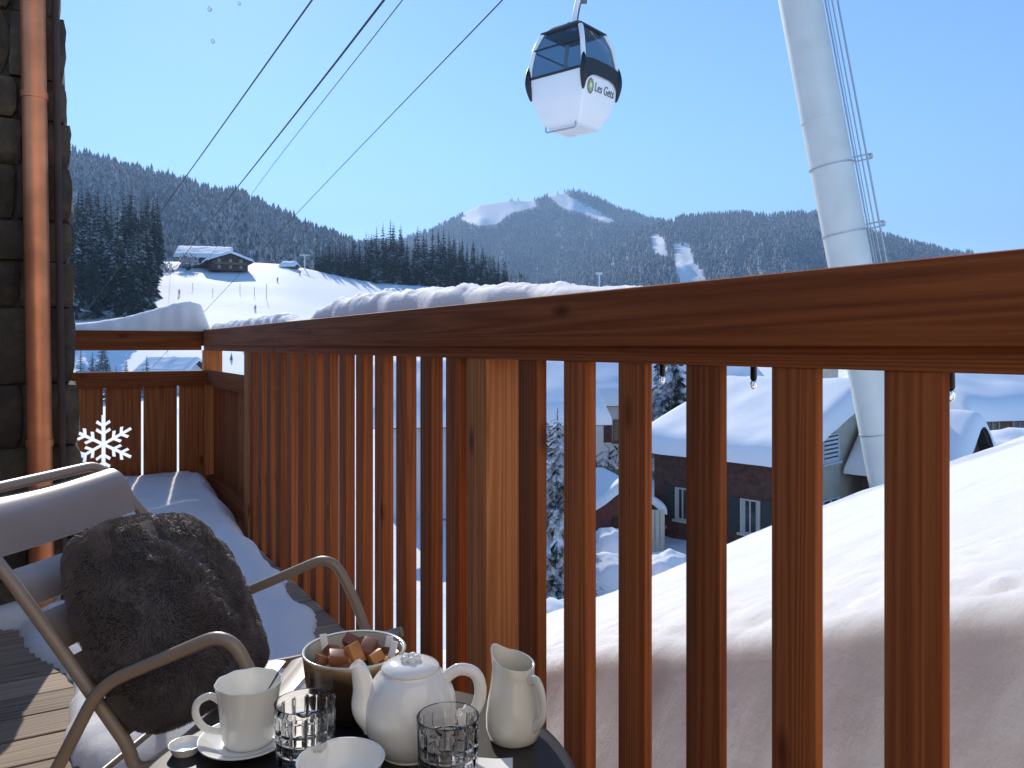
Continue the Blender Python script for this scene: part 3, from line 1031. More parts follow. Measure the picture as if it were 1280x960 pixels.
# skiers and marker poles on the piste
def person_mesh():
    b = MB()
    b.tube([(0, 0, 0.92), (0, 0, 1.08), (0, 0, 1.30), (0, 0, 1.44), (0, 0, 1.50)], [0.15, 0.15, 0.20, 0.12, 0.05], 10, flat=0.65)
    for s_ in (-1, 1):
        b.tube([(s_ * 0.08, 0, 0.98), (s_ * 0.12, -0.07, 0.52), (s_ * 0.13, 0.02, 0.06)], [0.10, 0.075, 0.06], 8)
        b.tube([(s_ * 0.19, 0, 1.38), (s_ * 0.27, -0.03, 1.12), (s_ * 0.24, -0.25, 1.02)], [0.065, 0.05, 0.04], 8)
    return b


def skier(px, py, d, label, m_):
    p = P(px, py, d)
    root = empty('person', p, label, 'person', rz=rnd.uniform(-0.6, 0.6))
    person_mesh().build('body', m_, root, smooth=True, local=True)
    MB().lathe([(0.0, 0), (0.07, 0.02), (0.10, 0.10), (0.095, 0.18), (0.05, 0.25), (0.0, 0.26)], (0, 0, 1.49), 10).build('helmet', M['black'], root, smooth=True, local=True)
    for s_ in (-1, 1):
        MB().box((s_ * 0.13, -0.1, 0.02), (0.045, 0, 0), (0, 0.85, 0), (0, 0, 0.015)).build('ski', M['black'], root, local=True)
        MB().tube([(s_ * 0.27, -0.28, 1.02), (s_ * 0.36, -0.35, 0.02)], 0.012, 5).build('ski_pole', M['black'], root, local=True)


def slope_d(px, py):
    """distance at which the line of sight meets the piste"""
    k, m_ = (px - 640) / 1000, (432 - py) / 1000
    d = 150.0
    while d < 320:
        if ground_z(k * d, d) >= m_ * d: return d
        d += 0.5
    return 300.0


for (px, py, lab, m_) in ((347, 353, 'skier in dark suit high in the middle of the piste', M['jacket']), (319, 389, 'skier in dark suit lower down just above the handrail', M['jacket']),
                          (224, 369, 'skier near the edge of the trees below the chalets', M['jacket_red']), (375, 345, 'skier on the shoulder of the piste near the lift pylon', M['jacket'])):
    skier(px, py + 0.5, slope_d(px, py), lab, m_)
for (px, py, h, lab) in ((300, 366, 2.6, 'short dark marker pole below the lower chalet on the piste'), (318, 371, 2.6, 'dark marker pole just above the lower skier'), (333, 374, 4.2, 'tallest dark marker pole on the piste'),
                         (241, 362, 1.8, 'stubby marker pole beside the skier near the trees'), (266, 368, 1.6, 'shortest marker pole above the snow cushion of the end railing')):
    d = slope_d(px, py); p = P(px, py, d)
    tag(MB().tube([p - Vector((0, 0, .4)), p + Vector((0, 0, h))], 0.06, 6).build('marker_pole', M['black']), lab, 'pole', 'marker poles on the piste')
d = 292; p = P(381, 337, d)
pl = empty('lift_pylon', p, 'small pale T-shaped lift pylon on the piste crest by the trees', 'pylon')
MB().tube([p - Vector((0, 0, 1)), p + Vector((0, 0, 5.2))], 0.22, 8).build('mast', M['tower'], pl)
MB().box(p + Vector((0, 0, 5.3)), (1.9, 0, 0), (0, 0.15, 0), (0, 0, 0.16)).build('crossarm', M['tower'], pl)
d = 620; p = P(749, 350, d)
pl = empty('lift_pylon', p, 'tiny white lift pylon above the handrail snow at mid frame', 'pylon')
MB().tube([p - Vector((0, 0, 6)), p + Vector((0, 0, 5))], 0.7, 8).build('mast', M['cabin_white'], pl)
MB().box(p + Vector((0, 0, 5)), (2.6, 0, 0), (0, 0.5, 0), (0, 0, 0.8)).build('crossarm', M['cabin_white'], pl)

# ------------------------------------------------------------------ snow bank outside the balcony
def bank_z(x, y):
    z = -0.50 + 0.39 * x - 0.20 * y - 0.035 * max(0.0, y - 2.0) ** 2
    # keeps its height a little on the left, then falls off at the brink
    if x < 0: z += -0.06 * x
    brink = 4.9 + 0.25 * vn(x, y, 2, 0.6) + max(0, x - 1.0) * 0.15
    o = max(0.0, y - brink)
    z -= 0.30 * o ** 1.7
    z += 0.035 * fbm(x, y, 1.5, 0.9, 4) + 0.05 * vn(x, y, 7, 0.45)
    return max(z, -7.6)


def bank():
    ts = [-3.2 + 12.2 * i / 500 for i in range(501)]
    prof = []
    V = []
    rows = []
    for t in ts:
        row = []
        qe = 1.40 + 0.012 * vn(t, 0, 0, 0.9) + 0.006 * vn(t, 5, 0, 7)
        top0 = F(t, qe)
        ze = bank_z(top0.x, top0.y)
        # face from -3.4 up to the lip
        for i in range(16):
            u = i / 15
            z = -3.4 + (ze - 0.07 + 3.4) * u
            q = qe - 0.04 - 0.34 * (ze - 0.07 - z) * min(1.0, 1.1 / max(0.1, ze - 0.07 - z)) + 0.005 * fbm(t, z, 3, 2.2, 3)
            row.append(F(t, q, z))
        for i in range(7):                  # crumbly rounded lip
            a = PI / 2 * (i + 1) / 7
            q = qe - 0.04 + 0.07 * (1 - math.cos(a))
            z = ze - 0.07 + 0.07 * math.sin(a) + 0.006 * noise.noise(Vector((t * 40, q * 40, z * 40)))
            row.append(F(t, q, z))
        q = qe + 0.03
        for i in range(95):
            q += 0.018 * 1.038 ** i
            p_ = F(t, q)
            z = bank_z(p_.x, p_.y)
            cr = max(0.0, 1 - (q - qe - 0.03) / 0.55)
            nn = noise.noise(Vector((t * 26, q * 26, 0)))
            z += cr * 0.016 * (nn + 0.7 * noise.noise(Vector((t * 60, q * 60, 4))) + 0.6 * vn(t, q, 1, 9))
            row.append(Vector((p_.x, p_.y, z)))
        rows.append(row)
    w = len(rows[0])
    V = [v for r_ in rows for v in r_]
    Fc = [(i * w + j, i * w + j + 1, (i + 1) * w + j + 1, (i + 1) * w + j) for i in range(len(rows) - 1) for j in range(w - 1)]
    Fc = [f[::-1] for f in Fc]
    o = np_mesh('snow_bank', [tuple(v) for v in V], Fc, M['snow'])
    return tag(o, kind='structure')


bank()
# ------------------------------------------------------------------ unseen walls round the balcony, shaped for the light they block and bounce
QW = -1.75
Q0, Q1 = -1.7, 0.915       # inner edge by the unseen wall, outer edge of the deck
TB = 5.62
bw = MB().box(F(1.0, QW - 0.15, -1.0), F(4.75, 0) - F(0, 0), F(0, 0.15) - F(0, 0), (0, 0, 1.9))
tag(bw.build('unseen_shade_wall', M['building']), kind='structure')  # out of view; distance, height and tone set to hold light off the railing
bw = MB().box(F(-1.15, 0.50, -0.4), F(0.1, 0) - F(0, 0), F(0, 2.2) - F(0, 0), (0, 0, 3.0))
tag(bw.build('bounce_wall', M['bounce_plaster']), kind='structure')  # added wall behind the camera, sized to bounce warm sun onto railing and table
# facade continuing below the deck, kept pale to bounce light onto the bank
bw = MB().box(F(1.0, 0.35, -4.3), F(4.7, 0) - F(0, 0), F(0, 0.5) - F(0, 0), (0, 0, 3.1))
tag(bw.build('lower_wall', M['bounce_plaster']), kind='structure')

# deck
deck = empty('balcony_floor', F(0, 0, -1.0), kind='structure')
plank = MB().box((0, 0, 0), ((Q1 - Q0) / 2, 0, 0), (0, 0.0685, 0), (0, 0, 0.014), bev=0.003)
first = None
nx_ = int((TB + 3.5) / 0.144)
for i in range(nx_):
    t = -3.45 + 0.144 * i
    c = F(t, (Q0 + Q1) / 2, -1.014 + rnd.uniform(-0.0012, 0.0012)) - deck.location
    if first is None:
        first = plank.build('plank', M['deck'], deck, local=True); o = first
    else:
        o = first.copy(); COL.objects.link(o); o.parent = deck
    o.location = c
    o.rotation_euler = (0, 0, math.atan2(ST, CT))
jb = MB().box(F(1.0, (Q0 + Q1) / 2 - 0.02, -1.085), F(4.5, 0) - F(0, 0), F(0, (Q1 - Q0) / 2 - 0.04) - F(0, 0), (0, 0, 0.05))
jb.build('joists', M['roof_edge'], deck)

# ------------------------------------------------------------------ stone pillar
TP = 3.40
pil = empty('stone_pillar', F(TP + 0.2, -0.3, -1.0), 'dark rough stone pillar carrying the balcony roof at the left', 'pillar')
MB().box(F(TP + 0.24, -0.66, 0.6), F(0.19, 0) - F(0, 0), F(0, 0.70) - F(0, 0), (0, 0, 1.75)).build('mortar_core', M['mortar'], pil)
zc = -1.02
courses = []
for h in (0.17, 0.13, 0.21, 0.14, 0.23, 0.28, 0.17, 0.15, 0.20, 0.17, 0.15, 0.24, 0.13, 0.20, 0.17, 0.22, 0.18, 0.2):
    courses.append((zc, zc + h)); zc += h


def stone_block(t0, t1, q0, q1, z0, z1, seed):
    b = MB()
    bm = bmesh.new()
    bmesh.ops.create_cube(bm, size=1.0)
    bmesh.ops.subdivide_edges(bm, edges=list(bm.edges), cuts=4, use_grid_fill=True)
    g = 0.0045
    for v in bm.verts:
        t = (t0 + t1) / 2 + v.co.x * (t1 - t0 - 2 * g)
        q = (q0 + q1) / 2 + v.co.y * (q1 - q0 - 2 * g)
        z = (z0 + z1) / 2 + v.co.z * (z1 - z0 - 2 * g)
        # rounded, uneven faces
        ed = max(abs(v.co.y), abs(v.co.z)) * 2
        t += 0.022 * ed ** 8 + 0.012 * fbm(q, z, seed, 7, 3)
        q += 0.012 * fbm(t, z, seed + 3, 8, 3) - 0.012 * (1 if v.co.y > 0.4 else 0) * (abs(v.co.z) * 2) ** 6
        z += 0.006 * vn(t, q, seed, 6)
        v.co = F(t, q, z)
    bm.verts.index_update()
    b.add([v.co for v in bm.verts], [[v.index for v in f.verts] for f in bm.faces])
    bm.free()
    return b


for ci, (z0, z1) in enumerate(courses):
    edge = 0.130 - 0.042 * (z0 + 0.5) + rnd.uniform(-0.010, 0.010)
    q = edge
    k = 0
    while q > -0.55:
        w_ = rnd.uniform(0.11, 0.26) if k else rnd.uniform(0.13, 0.20)
        stone_block(TP + rnd.uniform(-0.012, 0.012), TP + 0.42, q - w_, q, z0, z1, ci * 7 + k).build('stone', M['stone'], pil, smooth=50)
        q -= w_
        k += 1

# copper downpipe in front of the pillar
pr = 0.040
pa, pb = P(40, -60, 2.88), P(51, 640, 2.88)
pipe = empty('copper_downpipe', Vector((pb.x, pb.y, -1.0)), 'weathered copper downpipe standing in front of the stone pillar', 'downpipe')
pb = pa.lerp(pb, (pa.z + 0.98) / (pa.z - pb.z))
npt = 24
MB().tube([pa.lerp(pb, i / npt) for i in range(npt + 1)], pr, 24).build('pipe', M['copper'], pipe, smooth=60)
for zz in (0.9, -0.35):
    u = (pa.z - zz) / (pa.z - pb.z)
    c = pa.lerp(pb, u)
    MB().tube([c - Vector((0, 0, .012)), c + Vector((0, 0, .012))], pr + 0.004, 24).build('pipe_clamp', M['copper'], pipe, smooth=40)
MB().tube([pa.lerp(pb, i / npt) + Vector((0.058, 0.04, 0)) for i in range(npt + 1)], 0.012, 12).build('thin_conduit', M['roof_edge'], pipe, smooth=60)

# ------------------------------------------------------------------ railings
UN = F(0, 1) - F(0, 0)      # outward
UT = F(1, 0) - F(0, 0)      # along
RZ_T = math.atan2(UT.y, UT.x)


def board(name, m_, parent, c, lt, lq, lz, bev=0.004, axis='T', label=None):
    """board centred at c with half sizes along t, q, z; its own local X runs along the rail (axis T) or outward (axis Q)"""
    b = MB()
    if axis == 'T': b.box((0, 0, 0), (lt, 0, 0), (0, lq, 0), (0, 0, lz), bev=bev)
    else: b.box((0, 0, 0), (lq, 0, 0), (0, lt, 0), (0, 0, lz), bev=bev)
    o = b.build(name, m_, parent, local=True, smooth=30)
    o.location = Vector(c) - parent.location
    o.rotation_euler = (0, 0, RZ_T if axis == 'T' else RZ_T - PI / 2)
    if label: o['label'] = label
    return o


PQ = 0.92
rail = empty('balcony_railing', F(2.0, PQ, -1.0), 'long larch balcony railing with upright slats and a broad handrail', 'railing')
board('handrail', M['wood_x'], rail, F(1.36, 0.985, 0.051), 4.30, 0.085, 0.0535, bev=0.010)
board('support_beam', M['wood_x'], rail, F(1.36, 0.985, -0.0165), 4.27, 0.068, 0.0155, bev=0.003)
kinds = {}
for n_ in range(-5, 17):
    t0 = (1.398 + 0.197 * n_) * PQ
    w_ = 0.084 * PQ
    if n_ == 3: t0 += 0.014
    if n_ == 2: continue
    hd_ = 0.0175 if n_ > 1 else (0.013 if n_ >= 0 else 0.008)
    c = F(t0 + w_ / 2, PQ + hd_, -0.636)
    if hd_ not in kinds:
        kinds[hd_] = board('baluster', M['wood_z'], rail, c, w_ / 2, hd_, 0.606, bev=0.002)
    else:
        o = kinds[hd_].copy(); COL.objects.link(o); o.parent = rail; o.location = c - rail.location
        o.rotation_euler = (0, 0, RZ_T + rnd.uniform(-0.012, 0.012))
board('post', M['wood_post_lit'], rail, F(1.747, 0.975, -0.636), 0.053, 0.056, 0.606)
board('post', M['wood_post_lit'], rail, F(4.345, 0.975, -0.636), 0.053, 0.056, 0.606)
board('post', M['wood_post_lit'], rail, F(5.635, 0.972, -0.636), 0.053, 0.056, 0.606)
board('mid_rail', M['wood_x'], rail, F(4.985, 0.945, -0.212), 0.585, 0.022, 0.048)
board('bottom_rail', M['wood_x'], rail, F(4.985, 0.945, -0.90), 0.585, 0.022, 0.05)
for i in range(6):
    board('board', M['wood_z'], rail, F(4.50 + 0.195 * i, 0.978, -0.70), 0.092, 0.011, 0.44, bev=0.002)
board('bottom_beam', M['wood_x'], rail, F(0.6, 0.985, -1.19), 5.0, 0.03, 0.06)

# end railing with a snowflake cut-out
TE = 5.58
endr = empty('end_railing', F(TE, 0.5, -1.0), 'short larch end railing with a snowflake cut into its boards', 'railing')
board('handrail', M['wood_x'], endr, F(TE + 0.052, 0.335, 0.046), 0.062, 0.563, 0.0485, axis='Q', bev=0.006)
board('support_beam', M['wood_x'], endr, F(TE + 0.052, 0.335, -0.0155), 0.045, 0.562, 0.0145, axis='Q', bev=0.003)
board('mid_rail', M['wood_x'], endr, F(TE + 0.0, 0.36, -0.212), 0.022, 0.555, 0.048, axis='Q')
board('bottom_rail', M['wood_x'], endr, F(TE + 0.0, 0.36, -0.92), 0.022, 0.555, 0.05, axis='Q')
# cutter
SFC = F(TE + 0.034, PQ - 0.600, -0.617)
cut = MB()
hw_, tb_ = 0.0098, 0.0085            # half widths of stem and twigs
bx, by = math.sin(R(52)), math.cos(R(52))
half = [(hw_, hw_ / math.tan(R(30)))]
for (r_, l_) in ((0.072, 0.040), (0.122, 0.038)):
    half += [(hw_, r_ - tb_ / bx), (hw_ + (l_ * bx) + tb_ * by * 0.5, r_ - tb_ / bx + l_ * by - tb_ * bx * 0.2), (hw_ + l_ * bx - tb_ * by, r_ + l_ * by + tb_ * bx), (hw_, r_ + tb_ / bx)]
half += [(hw_, 0.183)]
arm = half + [(-x, y) for x, y in reversed(half)][:-1]
outl = []
for a in range(6):
    an = -a * PI / 3
    outl += [(x * math.cos(an) - y * math.sin(an), x * math.sin(an) + y * math.cos(an)) for x, y in [(-half[0][0], half[0][1])] * 0 + arm[::-1]]
npl = len(outl)
vs = [SFC + UN * x + Vector((0, 0, y)) + UT * 0.04 for x, y in outl] + [SFC + UN * x + Vector((0, 0, y)) - UT * 0.04 for x, y in outl]
cut.add(vs, [tuple(range(npl)), tuple(range(2 * npl - 1, npl - 1, -1))] + [(i, npl + i, npl + (i + 1) % npl, (i + 1) % npl) for i in range(npl)])
cutter = cut.build('snowflake_cutter', M['wood_dark'])
bmc = bmesh.new(); bmc.from_mesh(cutter.data); bmesh.ops.recalc_face_normals(bmc, faces=bmc.faces); bmc.to_mesh(cutter.data); bmc.free()
edges = [0.0, 0.165, 0.378, 0.595, 0.812, 1.03]
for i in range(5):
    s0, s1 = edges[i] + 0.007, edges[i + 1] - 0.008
    o = board('board', M['wood_end_lit'], endr, F(TE + 0.034, PQ - (s0 + s1) / 2, -0.70), 0.011, (s1 - s0) / 2, 0.44, axis='Q', bev=0.0)
    if i in (2, 3):
        md = o.modifiers.new('cut', 'BOOLEAN'); md.operation = 'DIFFERENCE'; md.object = cutter; md.solver = 'EXACT'
        bpy.context.view_layer.update()
        dg = bpy.context.evaluated_depsgraph_get()
        nm = bpy.data.meshes.new_from_object(o.evaluated_get(dg))
        o.modifiers.clear(); o.data = nm
        o['label'] = 'board with half of the snowflake cut through it'
bpy.data.objects.remove(cutter)


# snow lying on the handrails
def rail_snow(label, pf, hf, w, n, wob, seed, cross=14):
    """pf(u) -> centre point on the rail top, side direction; hf(u) -> height"""
    b = MB()
    def fn(u, v_):
        c, sd = pf(u)
        a = -1 + 2 * v_
        h = hf(u)
        wd = w * (0.55 + 0.45 * min(1, h / 0.03)) * (1 + 0.25 * vn(u * 14, 0, seed)) if callable(hf) else w
        k = (1 - abs(a) ** 2.6) ** 0.6 if abs(a) < 1 else 0
        z = h * k * (1 + wob * fbm(u * 20, a * 1.5, seed, 1.0, 3)) + k * 0.004 * noise.noise(Vector((u * n * 0.35, a * 7, seed)))
        return c + sd * (a * wd) + Vector((0, 0, max(0, z) - 0.001))
    b.grid(fn, n, cross)
    o = b.build('rail_snow', M['snow_fine'], smooth=True)
    return tag(o, label, 'snow')


rail_snow('smooth drooping snow cushion on the end railing', lambda u: (F(TE + 0.055, -0.02 + 0.97 * u, 0.0945), UT),
          lambda u: 0.004 + interp([(0, 0.03), (0.15, 0.035), (0.3, 0.05), (0.5, 0.09), (0.65, 0.135), (0.78, 0.18), (0.88, 0.20), (0.95, 0.175), (1.0, 0.02)], u), 0.085, 90, 0.04, 2.0)
rail_snow('low ruffled strip of snow on the far end of the handrail', lambda u: (F(3.62 + 1.95 * u, 1.00, 0.1045), UN),
          lambda u: 0.004 + 0.05 * min(1, u / 0.1) * (1 - 0.2 * u) * min(1, (1 - u) / 0.02) * (0.72 + 0.28 * abs(math.sin(u * 38))), 0.062, 260, 0.25, 4.0)
rail_snow('fluffy bank of snow along the middle of the handrail', lambda u: (F(0.98 + 2.30 * u, 1.005, 0.1045), UN),
          lambda u: 0.0015 + interp([(0, 0.0), (0.08, 0.006), (0.16, 0.022), (0.28, 0.052), (0.5, 0.076), (0.75, 0.094), (0.9, 0.088), (0.96, 0.065), (1.0, 0.006)], u) * (0.85 + 0.15 * vn(u * 30, 1)), 0.066, 340, 0.20, 6.0, cross=20)

# string of lights under the outside of the beam
sl_ = empty('string_light', F(1.5, 1.075, -0.03), 'dark string of garden light bulbs hanging outside the handrail', 'string light')
MB().tube([F(-2.0 + 0.25 * i, 1.068, -0.022 - 0.003 * (i % 2)) for i in range(28)], 0.003, 6).build('cord', M['black'], sl_)
for (px, q) in ((828, 1.07), (942, 1.07), (1188, 1.07)):
    k = (px - 640) / 1000
    t = q * (CT - k * ST) / (ST + k * CT)
    c = F(t, q, -0.026)
    MB().lathe([(0.003, 0), (0.0055, -0.003), (0.006, -0.03), (0.005, -0.034)], c, 12).build('socket', M['black'], sl_, smooth=40)
    MB().lathe([(0.004, -0.034), (0.0062, -0.04), (0.0052, -0.047), (0.0015, -0.051)], c, 12).build('bulb', M['glass'], sl_, smooth=True)

# ------------------------------------------------------------------ snow lying on the deck
def deck_snow():
    # depth map in railing coordinates
    def hgt(t, q):
        # outline: drift against the end railing, tongue reaching towards the chair
        right = interp([(1.9, 0.3), (2.15, 0.5), (2.35, 0.74), (3.0, 0.86), (4.2, 0.89), (5.0, 0.91), (5.6, 0.93)], t)
        right += 0.035 * fbm(t, 0, 2, 3.0, 3)
        left = interp([(2.0, 0.12), (2.6, 0.05), (3.3, -0.08), (3.6, -0.6)], t) + 0.06 * vn(t, 3, 0, 2)
        front = 2.05 + 0.25 * vn(q, 1, 0, 2.2)
        e = min(right - q, q - left, (t - front) * 0.8)
        if e <= 0: return -0.02
        base = 0.065 + 0.13 * sstep(3.0, 5.4, t) + 0.03 * vn(t, q, 0, 1.7)
        return base * min(1, e / 0.10) ** 0.5 + 0.008 * fbm(t, q, 5, 6, 3)
    b = MB()
    nt, nq = 220, 120
    def fn(u, v_):
        t, q = 1.7 + 3.86 * u, -1.1 + 2.0 * v_
        return F(t, q, -1.0 + hgt(t, q))
    b.grid(fn, nt, nq)
    # keep only faces above the deck
    keep = [f for f in b.f if max(b.v[i][2] for i in f) > -1.001]
    b.f = keep; b.m = [0] * len(keep)
    o = b.build('deck_snow', M['snow_fine'], smooth=True)
    return tag(o, 'shaded drift of snow on the deck behind the armchair', 'snow')


deck_snow()

# ------------------------------------------------------------------ armchair
CO = Vector((-0.60, 1.45, 0))
CW = Vector((0.13, 0.99, 0)).normalized()
CF = Vector((0.99, -0.13, 0)).normalized()
WID = 0.46


def C(a, w, z):
    return CO + CF * a + CW * w + Vector((0, 0, z))


chair = empty('garden_armchair', C(0, WID / 2, -1.0), 'low reclining metal armchair with curved slats in warm grey lacquer', 'armchair')
TR = 0.0118
backl = [(-0.470, -0.300), (-0.395, -0.375), (-0.345, -0.425), (-0.239, -0.560), (-0.103, -0.732)]
# main frame: seat front - back - over the top - back down - seat front
side = [(0.285, -0.668), (0.05, -0.745), (-0.09, -0.775)] + backl[::-1][0:1] + [(-0.239, -0.560), (-0.36, -0.412), (-0.478, -0.292)]
ptsN = [C(a, 0, z) for a, z in side]
ptsF = [C(a, WID, z) for a, z in side][::-1]
MB().tube(fillet(ptsN + ptsF, 0.055, 8), TR, 14).build('side_frame', M['chair'], chair, smooth=60)
for w_ in (-0.027, WID + 0.027):
    pts = [C(-0.365, w_, -0.995), C(-0.231, w_, -0.781), C(-0.140, w_, -0.612), C(0.105, w_, -0.503), C(0.160, w_, -0.600), C(0.235, w_, -0.80), C(0.262, w_, -0.995)]
    MB().tube(fillet(pts, 0.05, 8), TR, 14).build('arm_frame', M['chair'], chair, smooth=60)
    for a_, z_ in ((-0.365, -0.99), (0.262, -0.99)):
        MB().lathe([(0.0135, -0.01), (0.0145, -0.004), (0.0145, 0.014), (0.012, 0.016)], C(a_, w_, z_), 14).build('foot_cap', M['black'], chair, smooth=40)
MB().tube([C(0.248, -0.02, -0.90), C(0.248, WID + 0.02, -0.90)], 0.008, 10).build('stretcher', M['chair'], chair, smooth=60)
MB().tube([C(-0.318, -0.02, -0.92), C(-0.318, WID + 0.02, -0.92)], 0.008, 10).build('stretcher', M['chair'], chair, smooth=60)


def poly_at(poly, s_):
    acc = 0
    for (a0, z0), (a1, z1) in zip(poly, poly[1:]):
        l_ = math.hypot(a1 - a0, z1 - z0)
        if acc + l_ >= s_:
            u = (s_ - acc) / l_
            return a0 + (a1 - a0) * u, z0 + (z1 - z0) * u
        acc += l_
    return poly[-1]


def slat(poly, s0, s1, crown, nrm, roll=0.0, th=0.0022):
    b = MB()
    n, m_ = 20, 26
    def pt(u, v_, o):
        s_ = s0 + (s1 - s0) * u
        a, z = poly_at(poly, s_)
        # slats are gently bowed across their width and dished along it
        c = crown * (1 - (2 * u - 1) ** 2) - 0.012 * (1 - (2 * v_ - 1) ** 2)
        c -= roll * max(0, 0.38 - u) ** 2 * 1.0 / 0.144
        if v_ < 0.06 or v_ > 0.94: c *= 0.9
        return C(a + nrm[0] * (c + o), 0.004 + (WID - 0.008) * v_, z + nrm[1] * (c + o))
    b.grid(lambda u, v_: pt(u, v_, 0), n, m_)
    b.grid(lambda u, v_: pt(1 - u, v_, -th), n, m_)
    w_ = m_ + 1
    N = (n + 1) * w_
    # rim
    for j in range(m_):
        b.f.append((j, j + 1, N + n * w_ + j + 1, N + n * w_ + j)); b.m.append(0)
        b.f.append((n * w_ + j + 1, n * w_ + j, N + j, N + j + 1)); b.m.append(0)
    return b


bp = [(-0.476, -0.305), (-0.345, -0.430), (-0.239, -0.560), (-0.103, -0.732)]
nb_ = (0.76, 0.65)
tp_s = [(v.x, v.z) for v in spline([(-0.466, 0, -0.304), (-0.445, 0, -0.301), (-0.422, 0, -0.309), (-0.402, 0, -0.330), (-0.388, 0, -0.360), (-0.372, 0, -0.402)], 5)]
slat(tp_s, 0.0, 0.150, 0.0, nb_).build('back_slat', M['slat'], chair, smooth=50)
for k in range(4):
    s0 = 0.172 + k * 0.100
    slat(bp, s0, s0 + 0.082, 0.006, nb_).build('back_slat', M['slat'], chair, smooth=50)
sp_ = [(-0.085, -0.765), (0.05, -0.738), (0.285, -0.660), (0.300, -0.668)]
for k in range(4):
    s0 = 0.012 + k * 0.096
    slat(sp_, s0, s0 + 0.080, 0.004, (-0.27, 0.96)).build('seat_slat', M['slat'], chair, smooth=50)

# ------------------------------------------------------------------ fur pillow
PC = Vector((-0.712, 1.672, -0.553))
pu = (CF * -0.53 + Vector((0, 0, 0.85))).normalized()
pn = (CF * 0.85 + Vector((0, 0, 0.53))).normalized()
pw = CW.copy()
rotm = Matrix.Rotation(R(-7), 3, pn)
pu, pw = rotm @ pu, rotm @ pw


def pillow_pt(a, c, side_):
    """a, c in -1..1, side +-1"""
    r_ = 0.222
    # rounded corners: pull the diagonal in
    k = 1 - 0.17 * (abs(a) * abs(c)) ** 2.2
    x = a * r_ * k * (1 - 0.05 * (1 - c * c))
    y = c * r_ * k * (1 - 0.05 * (1 - a * a))
    t = (max(0, (1 - a * a) * (1 - c * c))) ** 0.42
    th = 0.112 * t * (1 + 0.20 * fbm(a * 1.3, c * 1.3, side_ * 2.0, 1.0, 3))
    th *= 1.0 - 0.16 * c
    return PC + pw * x + pu * y + pn * (side_ * th)


pil_o = empty('fur_pillow', PC, 'dark brown fake-fur square pillow leaning in the armchair', 'pillow')
b = MB()
b.grid(lambda u, v_: pillow_pt(2 * u - 1, 2 * v_ - 1, 1), 40, 40)
b.grid(lambda u, v_: pillow_pt(1 - 2 * u, 2 * v_ - 1, -1), 40, 40)
b.build('cover', M['pillow'], pil_o, smooth=True)


def fur_mat():
    m_, nt, n, l, b_ = mat('fur_pile')
    tc = n.new('ShaderNodeTexCoord')
    no = n.new('ShaderNodeTexNoise'); no.inputs['Scale'].default_value = 18; no.inputs['Detail'].default_value = 4
    l.new(tc.outputs['Object'], no.inputs['Vector'])
    r_ = ramp(n, [(0.3, (0.085, 0.066, 0.062)), (0.7, (0.165, 0.13, 0.12))])
    l.new(no.outputs['Fac'], r_.inputs[0]); l.new(r_.outputs[0], b_.inputs['Base Color'])
    b_.inputs['Roughness'].default_value = 0.55
    b_.inputs['Specular IOR Level'].default_value = 0.35
    b_.inputs['Sheen Weight'].default_value = 0.3
    return m_


fr2 = random.Random(5)
fv, ff = [], []
NB = 130000
for i in range(NB):
    sd_ = 1 if fr2.random() < 0.55 else -1
    a, c = math.sin(fr2.uniform(-1, 1) * PI / 2), math.sin(fr2.uniform(-1, 1) * PI / 2)
    p0 = pillow_pt(a, c, sd_)
    e = 0.02
    pa_ = pillow_pt(min(1, a + e), c, sd_) - pillow_pt(max(-1, a - e), c, sd_)
    pc_ = pillow_pt(a, min(1, c + e), sd_) - pillow_pt(a, max(-1, c - e), sd_)
    nn = pa_.cross(pc_).normalized() * sd_
    if nn.dot(p0 - PC) < 0: nn = -nn
    comb = Vector((noise.noise(p0 * 14), noise.noise(p0 * 14 + Vector((9, 0, 0))), noise.noise(p0 * 14 + Vector((0, 9, 0)))))
    clump = Vector((noise.noise(p0 * 60), noise.noise(p0 * 60 + Vector((5, 0, 0))), noise.noise(p0 * 60 + Vector((0, 5, 0)))))
    dr = (nn * 0.75 + comb * 1.1 + clump * 0.4 + Vector((0, 0, -0.25))).normalized()
    ln = 0.0088 * fr2.uniform(0.7, 1.3)
    sd3 = dr.cross(Vector((fr2.uniform(-1, 1), fr2.uniform(-1, 1), fr2.uniform(-1, 1)))).normalized() * 0.0006
    o = len(fv)
    mid_ = p0 + dr * ln * 0.6 + nn * 0.001
    tip_ = p0 + dr * ln + Vector((0, 0, -0.002))
    fv += [p0 - sd3, p0 + sd3, mid_ + sd3 * .7, mid_ - sd3 * .7, tip_]
    ff += [(o, o + 1, o + 2), (o, o + 2, o + 3), (o + 3, o + 2, o + 4)]
fv = [tuple(v - PC) for v in fv]
fo = np_mesh('fur', fv, ff, fur_mat(), smooth=False, parent=pil_o)
fo['kind'] = 'stuff'

# ------------------------------------------------------------------ table and tableware
ZT = -0.60
TC = Vector((-0.216, 1.113, 0))
table = empty('side_table', (TC.x, TC.y, -1.0), 'round black low table crowded with tea things', 'table')
MB().lathe([(0.0, -0.018), (0.300, -0.018), (0.306, -0.014), (0.308, -0.006), (0.305, -0.0015), (0.300, 0.0), (0.0, 0.0)], (TC.x, TC.y, ZT), 96).build('table_top', M['table'], table, smooth=40)
for k in range(3):
    a = 0.5 + k * 2 * PI / 3
    MB().tube([(TC.x + 0.24 * math.cos(a), TC.y + 0.24 * math.sin(a), ZT - 0.018), (TC.x + 0.27 * math.cos(a), TC.y + 0.27 * math.sin(a), -1.0)], 0.011, 12).build('leg', M['table'], table, smooth=60)


def at(px, d, z=ZT):
    return Vector(((px - 640) / 1000 * d, d, z))


